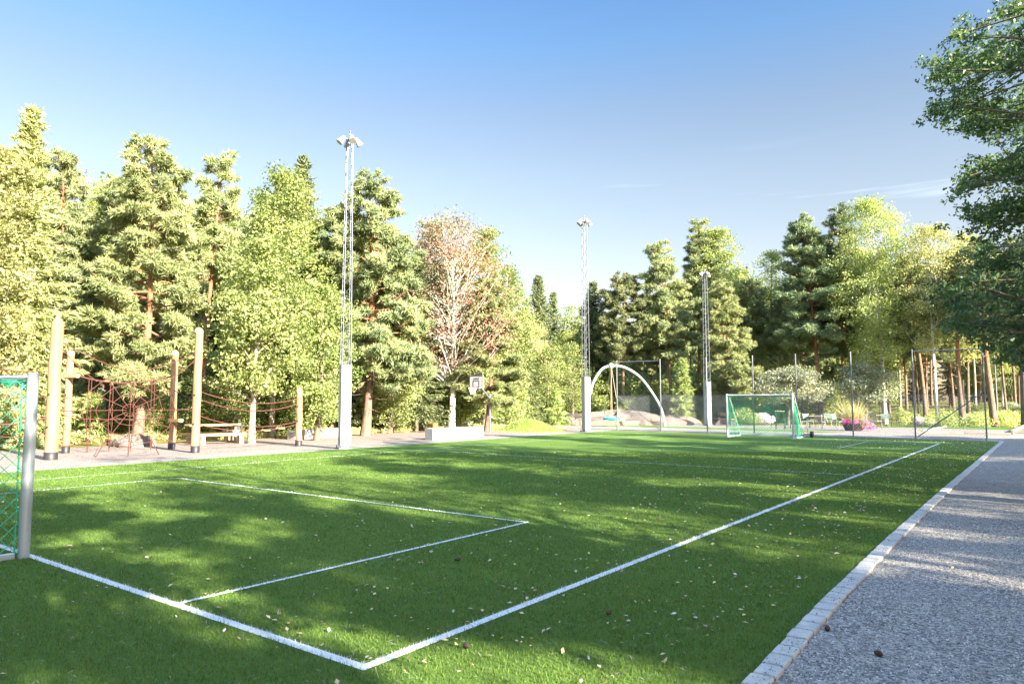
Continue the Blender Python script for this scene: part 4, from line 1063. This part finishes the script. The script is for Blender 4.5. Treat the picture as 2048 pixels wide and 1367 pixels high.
# small trees and young conifers
T('broad', 1575, 50, 735, 62, 800, 'small dusty green apple tree above the far goal corner', 'leaf_dusty', barkm='bark', dens=1.5, leafL=.10, key='small')
T('broad', 1728, 51, 728, 52, 800, 'small dusty green tree behind the flower planter', 'leaf_dusty', dens=1.4, leafL=.10, key='small')
T('broad', 1650, 56, 760, 45, 820, 'low dark leafed tree left of the flower planter', 'leaf', dens=1.2, leafL=.10)
T('spruce', 1365, 53, 712, 26, 835, 'young light green spruce left of the farthest mast', 'leaf_yellow', dens=1.0)
T('spruce', 1112, 48, 780, 30, 852, 'bushy young spruce at the edge of the lawn', 'leaf_yellow', dens=1.0, key='young')
T('spruce', 190, 30, 778, 24, 875, 'young green pine sapling behind the left timber poles', 'leaf_yellow', dens=1.0, key='young')
T('spruce', 158, 31, 800, 18, 875, 'tiny spruce sapling nearest the left timber pole', 'leaf_yellow', dens=.9)
T('broad', 1098, 49, 690, 30, 800, 'thin young birch with pale stem behind the mound', 'leaf', barkm='bark_pale', dens=1.0, trunk_r=.06)
T('broad', 1145, 56, 690, 34, 810, 'young birch left of the middle mast foot', 'leaf', barkm='bark_pale', dens=1.0, trunk_r=.08)

# thin bare-stemmed trees deeper in the right wood
rng = np.random.default_rng(77)
SKY = [(-200, 300), (0, 300), (60, 300), (90, 370), (180, 400), (230, 370), (280, 340), (350, 400), (400, 380), (440, 390), (470, 420), (520, 390), (600, 390), (640, 470), (680, 480), (730, 420), (800, 480), (850, 500), (940, 510), (990, 560), (1030, 640), (1140, 650), (1185, 620), (1290, 630), (1340, 560), (1400, 510), (1480, 520), (1545, 560), (1580, 590), (1625, 500), (1690, 480), (1750, 470), (1840, 510), (1960, 520), (2300, 500)]
def skyline(px):
    return float(np.interp(px, [a for a, b in SKY], [b for a, b in SKY]))
LB = {'pine': ('pine_tree', 'pine in the depth of the wood behind the front row of trees'),
      'spruce': ('spruce_tree', 'spruce in the depth of the wood behind the front row of trees'),
      'broad': ('broadleaf_tree', 'green broadleaf tree in the depth of the wood behind the front row'),
      'yellow': ('broadleaf_tree', 'yellow green tree in the depth of the wood behind the front row')}
def fill(px0, px1, step, d0, d1, kinds, jit=.6):
    px = px0
    while px < px1:
        d = rng.uniform(d0, d1); k = kinds[rng.integers(len(kinds))]; p = PROTO[k][rng.integers(len(PROTO[k]))]
        x, y = place(px, d); tp = skyline(px) + rng.uniform(-5, 45); h = dep(px, tp, d)[2] - hgt(x, y)
        h = min(h, 17); 
        if h > 5:
            nm, lb = LB[k]; copy_tree(p, x, y, h, nm, lb, 'tree', 'trees in the depth of the wood', rng, float(np.clip(13 / h, .75, 1.25)))
        px += step * rng.uniform(1 - jit * .5, 1 + jit * .5)
fill(-140, 1020, 46, 39, 46, ['pine', 'spruce', 'broad', 'pine'])
fill(-160, 1060, 40, 48, 60, ['spruce', 'broad', 'spruce', 'pine'])
fill(1030, 2120, 44, 66, 74, ['pine', 'broad', 'yellow', 'pine'])
fill(1000, 2140, 30, 78, 92, ['spruce', 'pine', 'spruce', 'yellow'])
fill(1100, 2140, 30, 95, 110, ['spruce', 'pine', 'broad'])

# slim bare-stemmed pines deeper in the right wood
for i, (px, d, tp) in enumerate([(1508, 60, 560), (1560, 57, 600), (1604, 64, 560), (1711, 60, 540), (1800, 66, 560), (1838, 58, 560), (1900, 68, 560), (1950, 62, 560), (2012, 54, 540), (2030, 66, 540)]):
    x, y = place(px, d); h = dep(px, tp, d)[2] - hgt(x, y)
    if 'tallslim' not in PROTO:
        PROTO['tallslim'] = []
        for k in range(3):
            tb, V, Fc, ti = gen_pine(440 + k, 13, 1.7, 6.8, 1.0, .13, lean=(.4, .2))
            a_, b_ = tb.build('t', MAT[('bark_pine', 'bark_pale', 'bark')[k]]), link('c', npmesh('crown', V, Fc, ti), MAT['pine']); PROTO['tallslim'].append((a_.data, b_.data, 13)); bpy.data.objects.remove(a_); bpy.data.objects.remove(b_)
    copy_tree(PROTO['tallslim'][i % 3], x, y, h, 'pine_tree', 'slim pine with tall bare stem inside the right hand wood', 'tree', 'slim pines inside the right hand wood', rng)

# understorey shrubs
def shrub(seed, h, rad, leafm, key):
    tb, V, Fc, ti = gen_decid(seed, h, rad, .12, .095, 1.1, 'oval', .03, nlimb=26)
    PROTO.setdefault(key, []).append((tb.build('stem_tmp', MAT['bark']), link('leaf_tmp', npmesh('foliage', V, Fc, ti), MAT[leafm]), h))
for i, (h, rad, lm) in enumerate([(3.0, 1.3, 'leaf'), (2.6, 1.2, 'leaf_yellow'), (3.6, 1.4, 'leaf'), (1.8, 1.0, 'leaf_dusty')]): shrub(300 + i, h, rad, lm, 'shrub%d' % i)
def put_shrub(i, x, y, h, label, group):
    st, fo, h0 = PROTO['shrub%d' % i][0]; s = h / h0
    e = empty('shrub', (x, y, hgt(x, y) - .02), label, 'shrub', group, rng.uniform(0, 6.28)); e.scale = (s * 1.15, s * 1.15, s)
    for nm, src in (('stem', st), ('foliage', fo)):
        o = src.copy(); o.name = nm; COL.objects.link(o); o.parent = e
LS = ['dark green leafy shrub at the foot of the wood', 'yellow green leafy shrub at the foot of the wood', 'tall dark green shrub at the foot of the wood', 'dusty green low shrub at the foot of the wood']
px = -120
while px < 1030:
    d = np.interp(px, [0, 500, 1000], [30.5, 34, 45]) + rng.uniform(-.6, 2.5); x, y = place(px, d)
    sp = 16
    if not (400 < px < 640 and rng.uniform() < .6):
        i = int(rng.integers(4)); put_shrub(i, x, y, rng.uniform(1.3, 3.1) * (1 if px > 430 else .75), LS[i], 'shrubs at the foot of the wood')
    px += sp * rng.uniform(.7, 1.3)
px = -120
while px < 1060:
    d = np.interp(px, [0, 500, 1000], [35, 38.5, 49]) + rng.uniform(-.6, 2.5); x, y = place(px, d)
    i = int(rng.integers(3)); put_shrub(i, x, y, rng.uniform(2.8, 4.8), LS[i], 'shrubs at the foot of the wood'); px += 26 * rng.uniform(.7, 1.3)
px = 1060
while px < 2120:
    d = rng.uniform(56, 64); x, y = place(px, d)
    i = int(rng.integers(4)) if px > 1500 else int(rng.integers(3)); put_shrub(i, x, y, rng.uniform(.6, 1.5) if px > 1500 else rng.uniform(1.5, 3.8), LS[i], 'shrubs at the foot of the wood'); px += 24 * rng.uniform(.7, 1.3)
px = 1060
while px < 1500:
    d = rng.uniform(66, 72); x, y = place(px, d)
    i = int(rng.integers(3)); put_shrub(i, x, y, rng.uniform(3.5, 6), LS[i], 'shrubs at the foot of the wood'); px += 22 * rng.uniform(.7, 1.3)
for k in range(4):
    for o in PROTO['shrub%d' % k][0][:2]: bpy.data.objects.remove(o)
q = dep(1525, 845, 50); leafthing('hydrangea_bush', (q[0], q[1], 0), [(0, 0, .5, .55), (.5, 0, .4, .4), (-.5, .1, .4, .4)], 2600, .08, .8, 'shrub_pink', 'pale pink flowering bush seen through the far goal net', 'bush', seed=5)
q = dep(1488, 845, 50); leafthing('dark_bush', (q[0], q[1], 0), [(0, 0, .7, .8), (.7, 0, .5, .6), (-.6, .1, .4, .5)], 3400, .09, .6, 'leaf', 'dark green bush left of the pink flowering bush', 'bush', seed=6)
q = dep(1840, 845, 47); leafthing('hydrangea_bush', (q[0], q[1], 0), [(0, 0, .35, .4), (.5, 0, .3, .35)], 1600, .08, .8, 'shrub_pink', 'small pale flowering bush at the foot of the right fence posts', 'bush', seed=7)
cl = []; rg = np.random.default_rng(9)
for k in range(90):
    p = np.array(dep(rg.uniform(1800, 2100), 845, rg.uniform(46, 54))); cl.append((p[0], p[1], rg.uniform(.15, .6), rg.uniform(.4, .8)))
o = leafthing('undergrowth', (0, 0, 0), cl, 26000, .12, .5, 'leaf_yellow', 'low yellow green fern undergrowth beneath the right hand trees', 'undergrowth', seed=8); o['kind'] = 'stuff'
cl = []
for k in range(150):
    px = rg.uniform(-60, 1120); d = np.interp(px, [0, 500, 1000], [29.0, 32.3, 42.5]) + rg.uniform(0, 2); p = np.array(dep(px, 845, d)); cl.append((p[0], p[1], .1, rg.uniform(.3, .6)))
o = leafthing('tall_grass', (0, 0, 0), cl, 30000, .16, .16, 'drygrass', 'dry yellow grass along the foot of the left wood', 'grass', True, seed=9, sq=.4); o['kind'] = 'stuff'

# ------------------------------------------------------------------ the near oak: crown measured against the photograph, trunk outside the frame
oc = np.array((3.4, 14.5, 0.)); rng = np.random.default_rng(21)
oe = empty('oak_tree', tuple(oc), 'large dark green oak hanging in from the right edge', 'tree')
tb = MB(); tb.tube([(0, 0, 0), (.05, .1, 2), (-.1, 0, 4.5), (.1, 0, 8), (0, .2, 12)], [.42, .33, .27, .17, .05], 12)
blobs = []
OUT = [(1905, 150, 55), (1960, 110, 80), (1900, 210, 50), (1950, 200, 70), (1945, 60, 45), (2040, 20, 50), (2020, 130, 80), (2020, 230, 70), (1960, 240, 50), (2080, 200, 90),
       (1985, 330, 60), (1950, 370, 45), (2030, 330, 70), (1975, 440, 60), (2030, 440, 70), (2000, 520, 60), (1940, 570, 55), (1990, 600, 65), (2040, 560, 70), (1935, 640, 45), (1985, 660, 50), (2040, 660, 60), (2090, 600, 80), (2090, 400, 80), (2090, 60, 80), (1915, 590, 40), (1990, 500, 50), (2030, 700, 40), (2075, 700, 50), (2110, 300, 90), (2130, 500, 90)]
for px, py, rpx in OUT:
    for k in range(3):
        d = rng.uniform(11.5, 16); p = np.array(dep(px + rng.normal() * 10, py + rng.normal() * 12, d)) - oc; blobs.append((p, rpx * d / F * .95))
for k in range(60):
    v = unit(rng.normal(size=3)); v[2] = abs(v[2]) * .9 - .1; p = v * rng.uniform(2.5, 5.2) * np.array([1, 1, 1.25]) + np.array([1.6, -.3, 6.4])
    if p[0] + oc[0] > .2 + .0 * p[1]: blobs.append((p, rng.uniform(.5, .9)))
Ls = []; ti = []
for p, s in blobs:
    out0 = unit(p - np.array([0, 0, 5.5])); ct = rng.uniform(.05, .6)
    for q in range(int(15 * (s / .6) ** 1.6)):
        d = unit(out0 * .7 + rng.normal(size=3) * np.array([1, 1, .45])); st = p + rng.normal(size=3) * s * .40 * np.array([1, 1, .6]) - d * s * .3
        L_ = s * rng.uniform(.5, 1.0); m = int(rng.integers(18, 34)); f = rng.uniform(.1, 1, m) ** .7
        q_ = st + d * L_ * f[:, None] + np.array([0, 0, -.10]) * (f ** 2)[:, None] + rng.normal(size=(m, 3)) * np.array([.07, .07, .035])
        Ls.append(q_); ti.append(np.clip(ct * .7 + rng.uniform(0, .4, m) + (rng.uniform(0, 1, m) > .985) * .5, 0, 1))
        if q % 2 == 0: tb.tube([st, st + d * L_ * .5 + np.array([0, 0, -.02]), st + d * L_ + np.array([0, 0, -.10])], [.008, .006, .003], 3, cap=False)
    zt = min(11, max(2.4, p[2] - rng.uniform(.3, 2.0))); r0 = np.array([0, 0, zt]); limb(tb, r0, p, .05, .012, rng, -.04, 5)
P = np.concatenate(Ls); out_ = unit(P - np.array([.3, 0, 6]))
n = len(P)
# lobed oak leaf: ten-sided outline
nr = unit(rng.normal(size=(n, 3)) + out_ * .4 + np.array([0, 0, .7])); r_ = rng.normal(size=(n, 3)); u = unit(r_ - nr * (r_ * nr).sum(1, keepdims=True)); v = np.cross(nr, u)
S = rng.uniform(.055, .11, (n, 1)); sh = [(-.5, 0), (-.2, .20), (-.05, .12), (.15, .30), (.3, .18), (.5, 0), (.3, -.18), (.15, -.30), (-.05, -.12), (-.2, -.20)]
V = np.stack([P + u * S * a + v * S * b + nr * S * abs(b) * .25 for a, b in sh], 1).reshape(-1, 3)
tb.build('trunk', MAT['bark'], oe)
link('crown', npmesh('crown', V, np.arange(10 * n).reshape(n, 10), np.concatenate(ti)), MAT['oak'], oe)

PROTO['open'] = []
for i in range(4):
    tb, V, Fc, ti = gen_decid(400 + i, 14, 3.2, 4.2, .14, .48, 'oval', .16, ncl=64, spread=1.1)
    a_, b_ = tb.build('t', MAT['bark']), link('c', npmesh('crown', V, Fc, ti), MAT['leaf']); PROTO['open'].append((a_.data, b_.data, 14)); bpy.data.objects.remove(a_); bpy.data.objects.remove(b_)
PROTO['tall'] = []
for i in range(4):
    tb, V, Fc, ti = gen_pine(420 + i, 16, 2.5, 8.5, .8, .18, open_=.2)
    a_, b_ = tb.build('t', MAT['bark_pine']), link('c', npmesh('crown', V, Fc, ti), MAT['pine']); PROTO['tall'].append((a_.data, b_.data, 16)); bpy.data.objects.remove(a_); bpy.data.objects.remove(b_)
LB['open'] = LB['broad']; LB['tall'] = LB['pine']
# trees outside the frame on the right and behind: they throw the dappled shade
rng = np.random.default_rng(SHSEED)
for (x, y, h, k, wd_) in CAST:
    p = PROTO[k][int(rng.integers(len(PROTO[k])))]
    copy_tree(p, x, y, h, LB[k][0], 'tall tree on the right of the gravel path outside the photograph', 'tree', 'trees beyond the right edge', rng, wd_)
